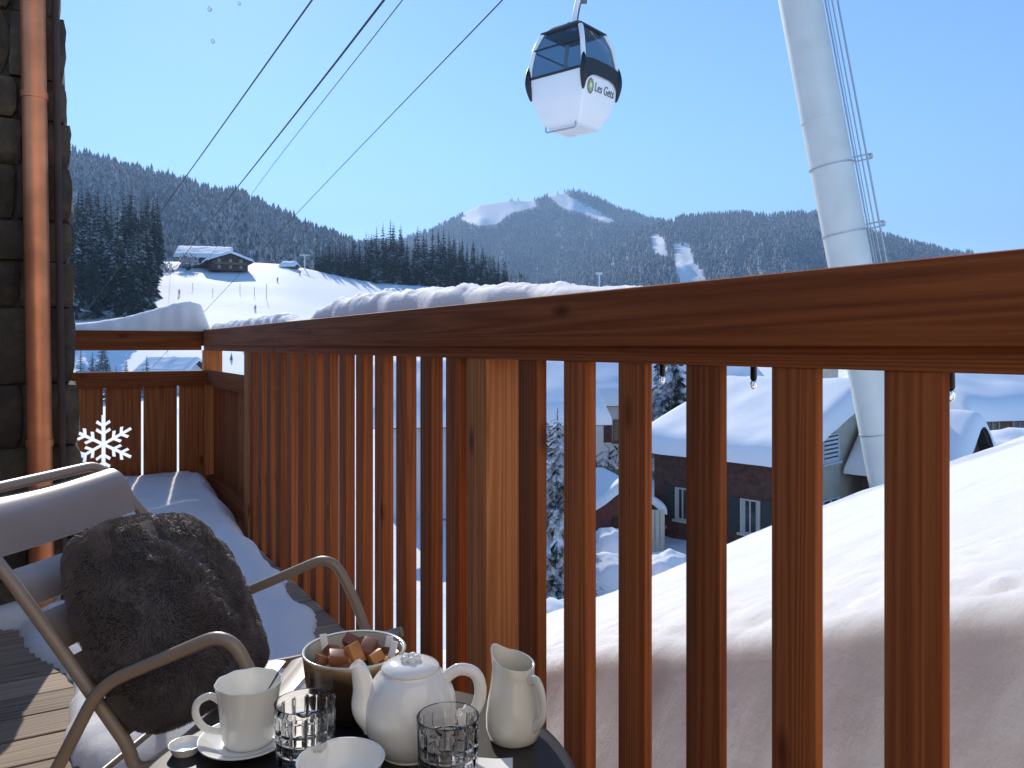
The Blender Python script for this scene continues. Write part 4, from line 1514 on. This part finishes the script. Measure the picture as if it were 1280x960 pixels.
def wall_prof(out, th, bottom_z):
    """closed section of a vessel from its outer profile (bottom -> rim), wall thickness th"""
    prof = [(0.0005, out[0][1])] + out
    r1, z1 = out[-1]
    prof += [(r1 - th * 0.3, z1 + th * 0.35), (r1 - th * 0.75, z1 + th * 0.1)]
    for (r_, z) in reversed(out):
        if z > bottom_z: prof.append((max(0.001, r_ - th), z))
    prof.append((max(0.001, interp([(z, r_) for r_, z in out], bottom_z) - th * 1.6), bottom_z))
    prof.append((0.0005, bottom_z))
    return prof


# pot of caramels
cpt = at(443, 1.315)
pot = empty('sugar_pot', cpt, 'brown glazed open pot filled with wrapped caramels', 'pot')
o_ = [(0.058, 0.0), (0.066, 0.004), (0.074, 0.03), (0.079, 0.06), (0.082, 0.09), (0.0835, 0.100)]
prf = wall_prof(o_, 0.0045, 0.008)
nouter = len(o_) + 2
pb_ = MB(); pb_.lathe(prf[:nouter + 1], (0, 0, 0), 64, close_end=False)
pb_.build('body', M['pot'], pot, smooth=50, local=True)
pb_ = MB(); pb_.lathe(prf[nouter:], (0, 0, 0), 64, close_start=False)
pb_.build('glazed_inside', M['pot_in'], pot, smooth=50, local=True)
MB().lathe([(0.0785, 0.0985), (0.0835, 0.0995), (0.0848, 0.1015), (0.083, 0.1035), (0.0795, 0.102)], (0, 0, 0), 64, close_start=False, close_end=False).build('rim', M['pot_in'], pot, smooth=True, local=True)
rr = random.Random(11)
cubes = []
for i in range(26):
    a, r_ = rr.random() * 6.28, 0.060 * math.sqrt(rr.random())
    z = 0.068 + 0.020 * rr.random() + (0.016 if r_ < 0.03 else 0)
    cubes.append((r_ * math.cos(a), r_ * math.sin(a), z))
cubes += [(-0.020, -0.028, 0.098), (0.004, -0.022, 0.104), (0.022, 0.0, 0.102), (-0.005, 0.012, 0.108), (0.036, -0.012, 0.094), (-0.036, 0.0, 0.096), (-0.046, -0.022, 0.09)]
for i, (x, y, z) in enumerate(cubes):
    rot = Matrix.Rotation(rr.uniform(-0.9, 0.9), 3, 'X') @ Matrix.Rotation(rr.uniform(-0.9, 0.9), 3, 'Y') @ Matrix.Rotation(rr.uniform(0, 3), 3, 'Z')
    s_ = rr.uniform(0.0095, 0.0125)
    m_ = M['chocolate'] if i % 3 else M['caramel']
    cc = cpt + Vector((x, y, z))
    o = MB().box(cc, rot @ Vector((s_ * 1.35, 0, 0)), rot @ Vector((0, s_, 0)), rot @ Vector((0, 0, s_ * 0.8)), bev=0.002).build('caramel', m_, smooth=40)
    tops = ['caramel cube on top of the heap nearest the viewer', 'caramel cube at the top of the heap just left of the spout', 'caramel cube high on the right of the heap', 'topmost caramel cube of the heap in the pot', 'caramel cube against the right inside of the pot', 'caramel cube high on the left of the heap', 'caramel cube beside the left sugar stick in the pot']
    tone = 'brown ' if i % 3 else 'golden '
    tag(o, tone + tops[i - 26] if i >= 26 else tone + 'caramel cube buried in the lower part of the heap in the glazed pot', 'candy', 'caramels in the glazed pot')
for k, (x, y, a, lab) in enumerate(((-0.052, 0.02, 0.5, 'slim clear sugar stick at the left rim of the pot'), (0.052, 0.010, -0.35, 'slim clear sugar stick at the right rim of the pot'), (0.062, -0.012, -0.5, 'folded sugar stick lying against the right inside of the pot'))):
    cc = cpt + Vector((x, y, 0.092))
    ax_ = Vector((math.sin(a) * -0.5, 0.2, 1)).normalized()
    tag(MB().box(cc, ax_ * 0.026, Vector((math.cos(a), math.sin(a), 0)) * 0.006, ax_.cross(Vector((math.cos(a), math.sin(a), 0))) * 0.0015, bev=0.0008).build('sugar_stick', M['paper'], smooth=40), lab, 'sugar stick')

# teapot
tp = at(513, 1.185)
tea = empty('teapot', tp, 'round white china teapot with flat lid in the middle of the table', 'teapot')
body = [(0.0005, 0.0), (0.040, 0.0), (0.043, 0.003), (0.052, 0.012), (0.0635, 0.032), (0.0685, 0.055), (0.0670, 0.078), (0.0600, 0.098), (0.0500, 0.113), (0.0445, 0.119), (0.0430, 0.122), (0.0405, 0.1215), (0.0400, 0.112), (0.0005, 0.110)]
def smooth_prof(p, n=4):
    q = spline([(a, 0, c) for a, c in p], n)
    return [(max(0.0004, v.x), v.z) for v in q]
MB().lathe(smooth_prof(body[:-3], 4) + body[-3:], tp, 72).build('body', M['ceramic'], tea, smooth=50)
lid = MB().lathe([(0.0005, 0.114), (0.038, 0.114), (0.0395, 0.120), (0.0425, 0.1225), (0.0425, 0.1255), (0.039, 0.129), (0.028, 0.1335), (0.016, 0.1345), (0.0005, 0.1345)], tp, 64).build('lid', M['ceramic'], tea, smooth=40)
kb = MB()
for k in range(5):
    a = k * 2 * PI / 5
    kb.lathe([(0.0005, 0.132), (0.006, 0.134), (0.0065, 0.139), (0.003, 0.142), (0.0005, 0.1425)], tp + Vector((0.0095 * math.cos(a), 0.0095 * math.sin(a), 0)), 14)
kb.lathe([(0.0005, 0.133), (0.006, 0.136), (0.005, 0.143), (0.0005, 0.145)], tp, 14)
kb.build('knob', M['ceramic'], lid, smooth=True)
sd = Vector((-0.93, -0.36, 0)).normalized()      # spout points left and a little to the viewer
sdir = Vector((-0.97, -0.2, 0)).normalized()
sp3 = spline([tp + sdir * 0.050 + Vector((0, 0, 0.050)), tp + sdir * 0.066 + Vector((0, 0, 0.070)), tp + sdir * 0.068 + Vector((0, 0, 0.098)), tp + sdir * 0.074 + Vector((0, 0, 0.124)), tp + sdir * 0.081 + Vector((0, 0, 0.135))], 7)
nS = len(sp3)
rads = [0.0245 - 0.0150 * (i / (nS - 1)) ** 0.8 for i in range(nS)]
tb = MB().tube(sp3, rads, 24, cap=False)
inner = [r_ * 0.72 for r_ in rads[-6:]]
tb.tube(sp3[-6:][::-1], inner[::-1], 24, cap=False)
o = len(tb.v)
N1 = (nS - 1) * 24
N2 = nS * 24
for j in range(24): tb.f.append((N1 + j, N1 + (j + 1) % 24, N2 + (j + 1) % 24, N2 + j)); tb.m.append(0)
tb.build('spout', M['ceramic'], tea, smooth=60)
hd = Vector((0.99, 0.05, 0)).normalized()
hp = spline([tp + hd * 0.050 + Vector((0, 0, 0.106)), tp + hd * 0.072 + Vector((0, 0, 0.119)), tp + hd * 0.096 + Vector((0, 0, 0.112)), tp + hd * 0.104 + Vector((0, 0, 0.086)), tp + hd * 0.094 + Vector((0, 0, 0.056)), tp + hd * 0.066 + Vector((0, 0, 0.036))], 8)
MB().tube(hp, 0.0072, 16, flat=1.25).build('handle', M['ceramic'], tea, smooth=60)

# milk jug
jp = at(642, 1.225)
jug = empty('milk_jug', jp, 'tall cream china milk jug near the right edge of the table', 'jug')
jo = [(0.034, 0.0), (0.038, 0.003), (0.0425, 0.018), (0.0425, 0.036), (0.039, 0.062), (0.034, 0.088), (0.0318, 0.105), (0.0325, 0.118)]
la = math.atan2(0.55, -0.85)
def jug_rf(r_, z, a):
    k = sstep(0.075, 0.120, z)
    da = math.atan2(math.sin(a - la), math.cos(a - la))
    bump_ = math.exp(-(da / 0.45) ** 2)
    tilt = math.cos(da)
    return r_ * (1 + 0.20 * k * bump_), z + k * (0.007 * tilt + 0.010 * bump_)
MB().lathe(wall_prof(jo, 0.0028, 0.006), jp, 72, rf=jug_rf).build('body', M['cream'], jug, smooth=60)
hd2 = Vector((0.72, -0.69, 0)).normalized()
hp = spline([jp + hd2 * 0.032 + Vector((0, 0, 0.098)), jp + hd2 * 0.048 + Vector((0, 0, 0.099)), jp + hd2 * 0.058 + Vector((0, 0, 0.078)), jp + hd2 * 0.057 + Vector((0, 0, 0.048)), jp + hd2 * 0.040 + Vector((0, 0, 0.026))], 8)
MB().tube(hp, 0.0052, 14, flat=1.4).build('handle', M['cream'], jug, smooth=60)


# cut crystal tumblers
def tumbler(px, d, label):
    c = at(px, d)
    root = empty('cut_glass_tumbler', c, label, 'glass', 'cut crystal tumblers')
    seg, rows = 168, 96
    H_, Rt, Rb = 0.098, 0.0425, 0.0385
    out = []
    for i in range(rows + 1):
        z = H_ * i / rows
        out.append((Rb + (Rt - Rb) * z / H_, z))
    prof = [(0.0004, 0.0), (Rb - 0.004, 0.0)] + [(r_ - (0.003 * max(0, 1 - z / 0.003)), z) for r_, z in out]
    prof += [(Rt - 0.0009, H_ + 0.0007), (Rt - 0.002, H_ + 0.0001)]
    for i in range(12):
        z = H_ - (H_ - 0.014) * (i + 1) / 12
        prof.append((Rb + (Rt - Rb) * z / H_ - 0.0036 - (0.004 if i == 11 else 0), z))
    prof.append((0.0004, 0.0125))
    def rf(r_, z, a):
        inner = r_ < Rb + (Rt - Rb) * z / H_ - 0.0015 or r_ < 0.03
        if inner or z <= 0.0005 or z > 0.090: return r_, z
        k = 14
        v1 = abs(((a / (2 * PI) * k) % 1) - 0.5) * 2           # 1 at groove
        g1 = max(0, (v1 - 0.72) / 0.28)
        g = g1
        if z < 0.066:
            v2 = abs(((z / 0.0165) % 1) - 0.5) * 2
            g2 = max(0, (v2 - 0.60) / 0.40)
            g = max(g1, g2)
        fade = min(1, (0.090 - z) / 0.004) * min(1, z / 0.004)
        return r_ - 0.0019 * g * fade + 0.0006 * fade, z
    MB().lathe(prof, c, seg, rf=rf).build('bowl', M['glass'], root, smooth=38)


tumbler(381.5, 1.13, 'cut crystal tumbler beside the white cup')
tumbler(560, 1.085, 'cut crystal tumbler in front of the teapot')

# cup and saucer
cp = at(311, 1.20)
sau = empty('saucer', cp, 'white china saucer under the tall cup', 'saucer')
MB().lathe(smooth_prof([(0.0005, 0.002), (0.028, 0.002), (0.034, 0.003), (0.052, 0.007), (0.066, 0.0135), (0.0675, 0.0155), (0.066, 0.0165), (0.052, 0.0105), (0.036, 0.0065), (0.0005, 0.006)], 4), cp + Vector((-0.004, -0.004, 0)), 64).build('plate', M['ceramic'], sau, smooth=60)
MB().lathe([(0.024, 0.0), (0.028, 0.0), (0.030, 0.003), (0.024, 0.003)], cp + Vector((-0.004, -0.004, 0)), 48, close_start=False, close_end=False).build('foot_ring', M['ceramic'], sau, smooth=60)
cupb = cp + Vector((0, 0, 0.0062))
cup = empty('tea_cup', cupb, 'tall white fluted china cup with a spoon in it', 'cup')
co = [(0.033, 0.0), (0.036, 0.003), (0.0385, 0.012), (0.041, 0.035), (0.0435, 0.060), (0.0465, 0.080), (0.0495, 0.0905)]
def cup_rf(r_, z, a):
    k = 10
    v_ = ((a + 0.2) / (2 * PI) * k) % 1
    amp = 0.006 * sstep(0.004, 0.03, z)
    return r_ * (1 - amp * (1 - math.cos(2 * PI * v_))), z + (0.0005 * math.cos(2 * PI * v_) * sstep(0.07, 0.09, z))
MB().lathe(wall_prof(co, 0.0026, 0.005), cupb, 120, rf=cup_rf).build('bowl', M['ceramic'], cup, smooth=50)
hd3 = Vector((-0.99, -0.12, 0)).normalized()
hp = spline([cupb + hd3 * 0.041 + Vector((0, 0, 0.062)), cupb + hd3 * 0.056 + Vector((0, 0, 0.071)), cupb + hd3 * 0.074 + Vector((0, 0, 0.062)), cupb + hd3 * 0.076 + Vector((0, 0, 0.042)), cupb + hd3 * 0.062 + Vector((0, 0, 0.023)), cupb + hd3 * 0.037 + Vector((0, 0, 0.017))], 8)
MB().tube(hp, 0.0042, 14, flat=1.3).build('handle', M['ceramic'], cup, smooth=60)
spn = empty('teaspoon', cupb + Vector((0, 0, 0.006)), 'steel teaspoon leaning inside the white cup', 'spoon')
s0, s1 = cupb + Vector((-0.012, -0.010, 0.012)), cupb + Vector((0.041, 0.012, 0.098))
MB().tube([s0.lerp(s1, i / 10) for i in range(11)], [0.0022 + 0.0022 * (i / 10) ** 2 for i in range(11)], 10, flat=0.4).build('stem', M['steel'], spn, smooth=60)
sb = MB(); ax_ = (s0 - s1).normalized(); sy = Vector((ax_.y, -ax_.x, 0)).normalized(); sz_ = ax_.cross(sy)
sb.grid(lambda u, v_: s0 + ax_ * (0.030 * (1 - math.cos(PI * u)) / 2 - 0.002) + sy * (0.010 * math.sin(PI * u) * (2 * v_ - 1)) + sz_ * (0.004 * math.sin(PI * u) * (1 - (2 * v_ - 1) ** 2)), 12, 8)
sb.build('spoon_bowl', M['steel'], spn, smooth=True)

# small bowl in front
bo = at(426, 1.065)
bowl = empty('small_bowl', bo, 'small white bowl at the front edge of the table', 'bowl')
MB().lathe(wall_prof([(0.026, 0.0), (0.029, 0.004), (0.045, 0.022), (0.055, 0.042), (0.0575, 0.050)], 0.0026, 0.007), bo, 72).build('body', M['ceramic'], bowl, smooth=50)
MB().lathe([(0.0555, 0.0505), (0.0575, 0.0512), (0.0585, 0.0505), (0.0575, 0.0495)], bo, 72, close_start=False, close_end=False).build('rim', M['ceramic'], bowl, smooth=True)
# creamer lid / little dish left of the saucer
sd_p = at(232, 1.18)
dish = MB().lathe(smooth_prof([(0.0005, 0.0), (0.016, 0.0), (0.019, 0.003), (0.0235, 0.012), (0.0242, 0.0135), (0.0225, 0.0125), (0.018, 0.005), (0.0005, 0.003)], 3), sd_p, 40)
tag(dish.build('butter_dish', M['ceramic'], smooth=60), 'tiny white butter dish left of the saucer', 'dish')
sd_p = at(262, 1.075)
dish = MB().lathe(smooth_prof([(0.0005, 0.0), (0.020, 0.0), (0.024, 0.003), (0.031, 0.010), (0.032, 0.012), (0.030, 0.0115), (0.022, 0.005), (0.0005, 0.003)], 3), sd_p, 40)
tag(dish.build('side_dish', M['ceramic'], smooth=60), 'small white dish in front of the saucer', 'dish')
# folded napkin near the front tumbler
nk = MB()
n0 = at(606, 1.115, ZT + 0.0015)
for k in range(3):
    nk.grid(lambda u, v_, k=k: n0 + Vector(((u - 0.5) * 0.07 + 0.002 * k, (v_ - 0.5) * 0.09 - 0.003 * k, 0.0018 * k + 0.0012 * math.sin(u * 5 + k))), 8, 8)
tag(nk.build('napkin', M['paper'], smooth=True), 'folded white napkin showing beside the front tumbler', 'napkin')
# scrap of brown sugar wrapper
w0 = at(484, 1.09, ZT + 0.004)
tag(MB().tube(spline([w0 + Vector((-0.02, 0.02, 0)), w0 + Vector((-0.006, 0.028, 0.004)), w0 + Vector((0.008, 0.02, 0.002)), w0 + Vector((0.006, 0.0, 0.0))], 5), 0.0028, 8, flat=0.5).build('twisted_wrapper', M['chocolate'], smooth=60), 'twisted brown sweet wrapper at the foot of the teapot', 'wrapper')

# ------------------------------------------------------------------ cableway: gondola, cables and tower
gd = 20.0
gc = P(717, 100, gd)
gr = empty('gondola_cabin', gc - Vector((0, 0, 1.05)), 'white gondola cabin with dark windows hanging in the sky', 'gondola')
yaw = R(-90 + 45 + 5)
LV = [(-1.24, 0.47, 0.44), (-1.05, 0.62, 0.57), (-0.60, 0.78, 0.71), (-0.15, 0.84, 0.76), (0.25, 0.83, 0.75), (0.75, 0.75, 0.68), (1.12, 0.60, 0.54), (1.28, 0.42, 0.38)]


def gp(fx, fy, z):
    """cabin space -> world"""
    return gc + Vector((fx * math.cos(yaw) - fy * math.sin(yaw), fx * math.sin(yaw) + fy * math.cos(yaw), z))


def lev(z):
    for (z0, a0, b0), (z1, a1, b1) in zip(LV, LV[1:]):
        if z <= z1:
            u = (z - z0) / (z1 - z0); return a0 + (a1 - a0) * u, b0 + (b1 - b0) * u
    return LV[-1][1:]


def ring(z, shrink=0.0, rc=0.06, n=5):
    a, b_ = lev(z); a -= shrink; b_ -= shrink
    pts = []
    for (sx, sy, a0) in ((1, 1, 0), (-1, 1, PI / 2), (-1, -1, PI), (1, -1, 3 * PI / 2)):
        for k in range(n):
            t = a0 + PI / 2 * k / (n - 1)
            pts.append((sx * (a - rc) + rc * math.cos(t), sy * (b_ - rc) + rc * math.sin(t)))
    return pts


def shell(z0, z1, n, off=0.0, cap0=False, cap1=False):
    b = MB()
    zs = [z0 + (z1 - z0) * i / n for i in range(n + 1)]
    vs = []
    for z in zs:
        for (x, y) in ring(z, -off): vs.append(gp(x, y, z))
    w = 20
    fs = [(i * w + j, i * w + (j + 1) % w, (i + 1) * w + (j + 1) % w, (i + 1) * w + j) for i in range(n) for j in range(w)]
    if cap0: fs.append(tuple(range(w))[::-1])
    if cap1: fs.append(tuple(n * w + j for j in range(w)))
    return b.add(vs, fs)


ZS = -0.02          # window sill height
shell(-1.24, ZS, 8, 0, cap0=True).build('lower_shell', M['cabin_white'], gr, smooth=35)
shell(1.12, 1.28, 3, 0.005, cap1=True).build('roof', M['black'], gr, smooth=35)
shell(ZS, 1.12, 6, -0.02).build('windows_glazing', M['cabin_glass'], gr, smooth=35)
# floor and bench seen through the glass
MB().box(gc + Vector((0, 0, ZS - 0.02)), gp(0.80, 0, 0) - gp(0, 0, 0), gp(0, 0.65, 0) - gp(0, 0, 0), (0, 0, 0.01)).build('bench', M['black'], gr)


def gbar(name, p0, p1, w_, m_):
    return MB().tube([p0, p1], w_, 8).build(name, m_, gr)


# corner posts (white), window frames (black)
for (sx, sy) in ((1, 1), (1, -1), (-1, 1), (-1, -1)):
    pts = []
    for i in range(9):
        z = ZS - 0.05 + (1.20 - ZS) * i / 8
        a, b_ = lev(z)
        pts.append(gp(sx * (a - 0.035), sy * (b_ - 0.035), z))
    MB().tube(pts, 0.062, 10).build('corner_post', M['cabin_white'], gr, smooth=60)
for z_ in (ZS, 1.12):
    a, b_ = lev(z_)
    cs = [gp(a, b_, z_), gp(-a, b_, z_), gp(-a, -b_, z_), gp(a, -b_, z_)]
    for i in range(4):
        MB().tube([cs[i], cs[(i + 1) % 4]], 0.035, 6).build('window_rail', M['black'], gr)
# transom on the two long sides; door stiles on the sides with doors
a, b_ = lev(0.68)
MB().tube([gp(a, -b_, 0.68), gp(-a, -b_, 0.68)], 0.022, 6).build('window_rail', M['black'], gr)
MB().tube([gp(-a, -b_, 0.68), gp(-a, b_, 0.68)], 0.022, 6).build('window_rail', M['black'], gr)
# black bumper band around the right-hand (door) face, wrapping the corners
for (sx, sy0, sy1) in ((1, -1, 1),):
    b = MB()
    def band(u, v_):
        y = -1 + 2 * u
        z = -0.18 + 0.36 * v_
        # the band droops and thickens towards the two corners
        e = abs(y) ** 4
        z = (-0.16 - 0.35 * e) + (0.38 + 0.25 * e + 0.0) * v_ + 0.02
        a_, c_ = lev(max(-1.2, min(1.1, z)))
        return gp(a_ + 0.045, y * (c_ + 0.03), z)
    b.grid(band, 24, 4)
    b.build('bumper', M['black'], gr, smooth=True)
for (sx, sy) in ((-1, -1), (1, 1), (1, -1)):
    pts = []
    for z in (-0.55, -0.35, -0.1, 0.15, 0.3):
        a_, c_ = lev(z); pts.append(gp(sx * (a_ - 0.0), sy * (c_ - 0.0), z))
    MB().tube(spline(pts, 3), [0.02 + 0.07 * math.sin(PI * i / 12) for i in range(13)], 8).build('corner_bumper', M['black'], gr, smooth=60)
# foot step frame and floor beams under the cabin
MB().tube(fillet([gp(-0.45, -0.55, -1.22), gp(-0.45, -0.55, -1.36), gp(0.45, -0.55, -1.36), gp(0.45, -0.55, -1.22)], 0.06), 0.02, 8).build('step_bar', M['galv'], gr, smooth=60)
for i in range(7):
    MB().box(gp(-0.42 + 0.14 * i, 0, -1.262), gp(0.035, 0, 0) - gp(0, 0, 0), gp(0, 0.45, 0) - gp(0, 0, 0), (0, 0, 0.02)).build('floor_rib', M['cabin_white'], gr)
# skis rack on the right-hand face
for k in (-0.45, 0.45):
    a_, c_ = lev(-0.5)
# logo: ring with leaf, and lettering, on the door face (+X of the cabin)
def on_face(y, z, off=0.012):
    a_, c_ = lev(z)
    return gp(a_ + off, y, z)
b = MB(); n = 28
ly, lz = -0.44, -0.42
vs = [on_face(ly + 0.125 * math.cos(2 * PI * i / n), lz + 0.18 * math.sin(2 * PI * i / n)) for i in range(n)]
vs2 = [on_face(ly + 0.097 * math.cos(2 * PI * i / n), lz + 0.14 * math.sin(2 * PI * i / n)) for i in range(n)]
b.add(vs + vs2, [(i, (i + 1) % n, n + (i + 1) % n, n + i) for i in range(n)])
b.build('logo_ring', M['logo_grey'], gr)
b = MB()
b.add([on_face(ly + 0.088 * math.cos(2 * PI * i / n), lz + 0.125 * math.sin(2 * PI * i / n), 0.014) for i in range(n)], [tuple(range(n))])
b.build('logo_disc', M['logo_green'], gr)
b = MB()
b.add([on_face(ly + 0.035 * math.cos(2 * PI * i / 12), lz + 0.01 + 0.06 * math.sin(2 * PI * i / 12), 0.018) for i in range(12)], [tuple(range(12))])
b.build('logo_leaf', M['cabin_white'], gr)
fc = bpy.data.curves.new('lettering', 'FONT')
fc.body = 'Les Gets'
fc.size = 0.34
fc.shear = 0.15
fc.extrude = 0.004
fc.align_x = 'LEFT'
txt = bpy.data.objects.new('lettering', fc)
COL.objects.link(txt)
fc.materials.append(M['logo_grey'])
bpy.context.view_layer.update()
dg = bpy.context.evaluated_depsgraph_get()
tm = bpy.data.meshes.new_from_object(txt.evaluated_get(dg))
bpy.data.objects.remove(txt)
wmax = max(v.co.x for v in tm.vertices)
for v in tm.vertices:
    y = -0.27 + v.co.x / wmax * 0.84
    z = -0.50 + v.co.y * 0.9
    q = on_face(y, z, 0.012 + v.co.z)
    v.co = q - gr.location
tm.materials.clear(); tm.materials.append(M['logo_grey'])
txt = bpy.data.objects.new('lettering', tm)
COL.objects.link(txt); txt.parent = gr
# hanger arm and grip
hpts = spline([gc + Vector((0, 0, 1.26)), gc + Vector((0.02, 0, 1.6)), gc + Vector((0.16, 0, 2.3)), gc + Vector((0.30, 0.05, 3.2)), gc + Vector((0.34, 0.05, 4.0))], 5)
MB().tube(hpts, 0.055, 10).build('hanger', M['cabin_white'], gr, smooth=60)
MB().tube([p_ + Vector((0.09, 0, 0)) for p_ in hpts[2:9]], 0.02, 8).build('hanger_rod', M['chalet_brown'], gr, smooth=60)
MB().box(gc + Vector((0, 0, 1.33)), (0.17, 0, 0), (0, 0.17, 0), (0, 0, 0.055), bev=0.02).build('hanger_plate', M['logo_grey'], gr)
MB().box(gc + Vector((0.25, 0.05, 2.0)), (0.09, 0, 0), (0, 0.07, 0), (0, 0, 0.05), bev=0.01).build('damper', M['logo_grey'], gr)
MB().box(gc + Vector((0.34, 0.05, 4.1)), (0.12, 0, 0), (0, 0.35, 0), (0, 0, 0.14), bev=0.03).build('grip', M['galv'], gr)

# cables
gtop = gc + Vector((0.34, 0.05, 4.25))


def cable(pts, r_, label):
    pts = [Vector(p) for p in pts]
    c = Vector((0, 0, 0))
    mb = MB().tube(spline(pts, 10), r_, 8, cap=True)
    o = mb.build('haul_cable', M['cable'], smooth=True)
    return tag(o, label, 'cable')


cable([P(1000, -480, 18), gtop, P(628, 0, 26), P(370, 268, 70), P(180, 470, 120)], 0.024, 'thin steel cable carrying the gondola, reaching far left over the piste')
cable([P(760, -520, 14), P(390, 0, 26), P(182, 290, 70), P(90, 412, 115)], 0.030, 'outermost left cable vanishing into the dark conifer stand')
cable([P(840, -520, 14), P(480, 0, 24), P(245, 300, 110), P(212, 345, 240)], 0.038, 'thick dark cable running down to the chalets on the piste')
cable([P(900, -520, 20), P(503, 0, 40), P(318, 238, 110), P(262, 322, 200)], 0.028, 'faint cable just right of the thick dark one')

# tower
tw0, tw1 = P(1117, 620, 24.0), P(983, -90, 24.0)
axt = (tw1 - tw0).normalized()
base_pt = tw0 + axt * ((-7.2 - tw0.z) / axt.z)
top_pt = tw0 + axt * ((15.5 - tw0.z) / axt.z)
tow = empty('cableway_tower', base_pt, 'leaning pale grey steel cableway tower rising beside the chalet', 'tower')
Lt = (top_pt - base_pt).length
NT = 14
MB().tube([base_pt.lerp(top_pt, i / NT) for i in range(NT + 1)], [0.60 + 0.03 * (1 - i / NT) for i in range(NT + 1)], 40).build('tube', M['tower'], tow, smooth=60)
sidev = (Vector((1, 0, 0)) - axt * axt.x).normalized()
backv = axt.cross(sidev)
for py in (150, 208, 292, 540):
    c = P(1010, py, 24); s_ = (c.z - base_pt.z) / axt.z; c = base_pt + axt * s_
    MB().tube([c - axt * 0.02, c + axt * 0.02], 0.645 if py != 150 else 0.628, 40).build('ring_clamp', M['tower'] if py == 150 else M['galv'], tow, smooth=60)
    if py != 150:
        for kk in (0.0, 0.14):
            MB().tube([c + sidev * 0.55 + axt * kk, c + sidev * 1.25 + axt * (kk + 0.02)], 0.022, 8).build('bracket', M['galv'], tow, smooth=60)
        MB().box(c + sidev * 1.22 + axt * 0.08, sidev * 0.03, backv * 0.08, axt * 0.07).build('bracket_plate', M['galv'], tow)
LADD = [(0.74, 0.026), (0.82, 0.016), (0.94, 0.022), (1.10, 0.030)]
for i, (off, r_) in enumerate(LADD):
    MB().tube([base_pt + axt * 2 + sidev * off, top_pt - axt * 1 + sidev * off], r_, 8).build('conduit', M['galv'], tow, smooth=60)
# crossarm with sheave train above the frame
arm_c = top_pt
MB().box(arm_c, Vector((3.2, 0, 0)), Vector((0, 0.25, 0)), Vector((0, 0, 0.3)), bev=0.05).build('crossarm', M['tower'], tow)
for sx in (-1, 1):
    for k in range(6):
        c = arm_c + Vector((sx * 3.1, -1.5 + 0.6 * k, 0.45))
        MB().tube([c - Vector((0.06, 0, 0)), c + Vector((0.06, 0, 0))], 0.24, 20).build('sheave', M['black'], tow, smooth=40)

# meltwater drops falling from the eave
for (px, py, r_, lab) in ((262, 12, 0.0075, 'bright falling meltwater drop high at upper left'), (266, 52, 0.0065, 'falling meltwater drop below the bright one'), (299, 5, 0.006, 'falling meltwater drop at the top edge right of the others')):
    c = P(px, py, 2.6)
    tag(MB().lathe([(0.0003, -r_), (r_ * 0.6, -r_ * 0.8), (r_, -r_ * 0.1), (r_ * 0.85, r_ * 0.5), (r_ * 0.4, r_ * 1.1), (0.0003, r_ * 1.7)], c, 16).build('water_drop', M['glass'], smooth=True), lab, 'water drop')

# thin winter air between the balcony and the mountains
hz = MB().box((300, 2800, 450), (4200, 0, 0), (0, 3000, 0), (0, 0, 470))
hm_, hnt, hn, hl, hb = mat('winter_air')
hn.remove(hb)
pv = hn.new('ShaderNodeVolumePrincipled')
pv.inputs['Color'].default_value = (0.46, 0.70, 1.0, 1)
pv.inputs['Density'].default_value = 0.00021
pv.inputs['Anisotropy'].default_value = 0.2
hl.new(pv.outputs[0], hn['Material Output'].inputs['Volume'])
tag(hz.build('haze', hm_), 'pale blue winter haze lying over the valley', 'haze', kind='stuff')
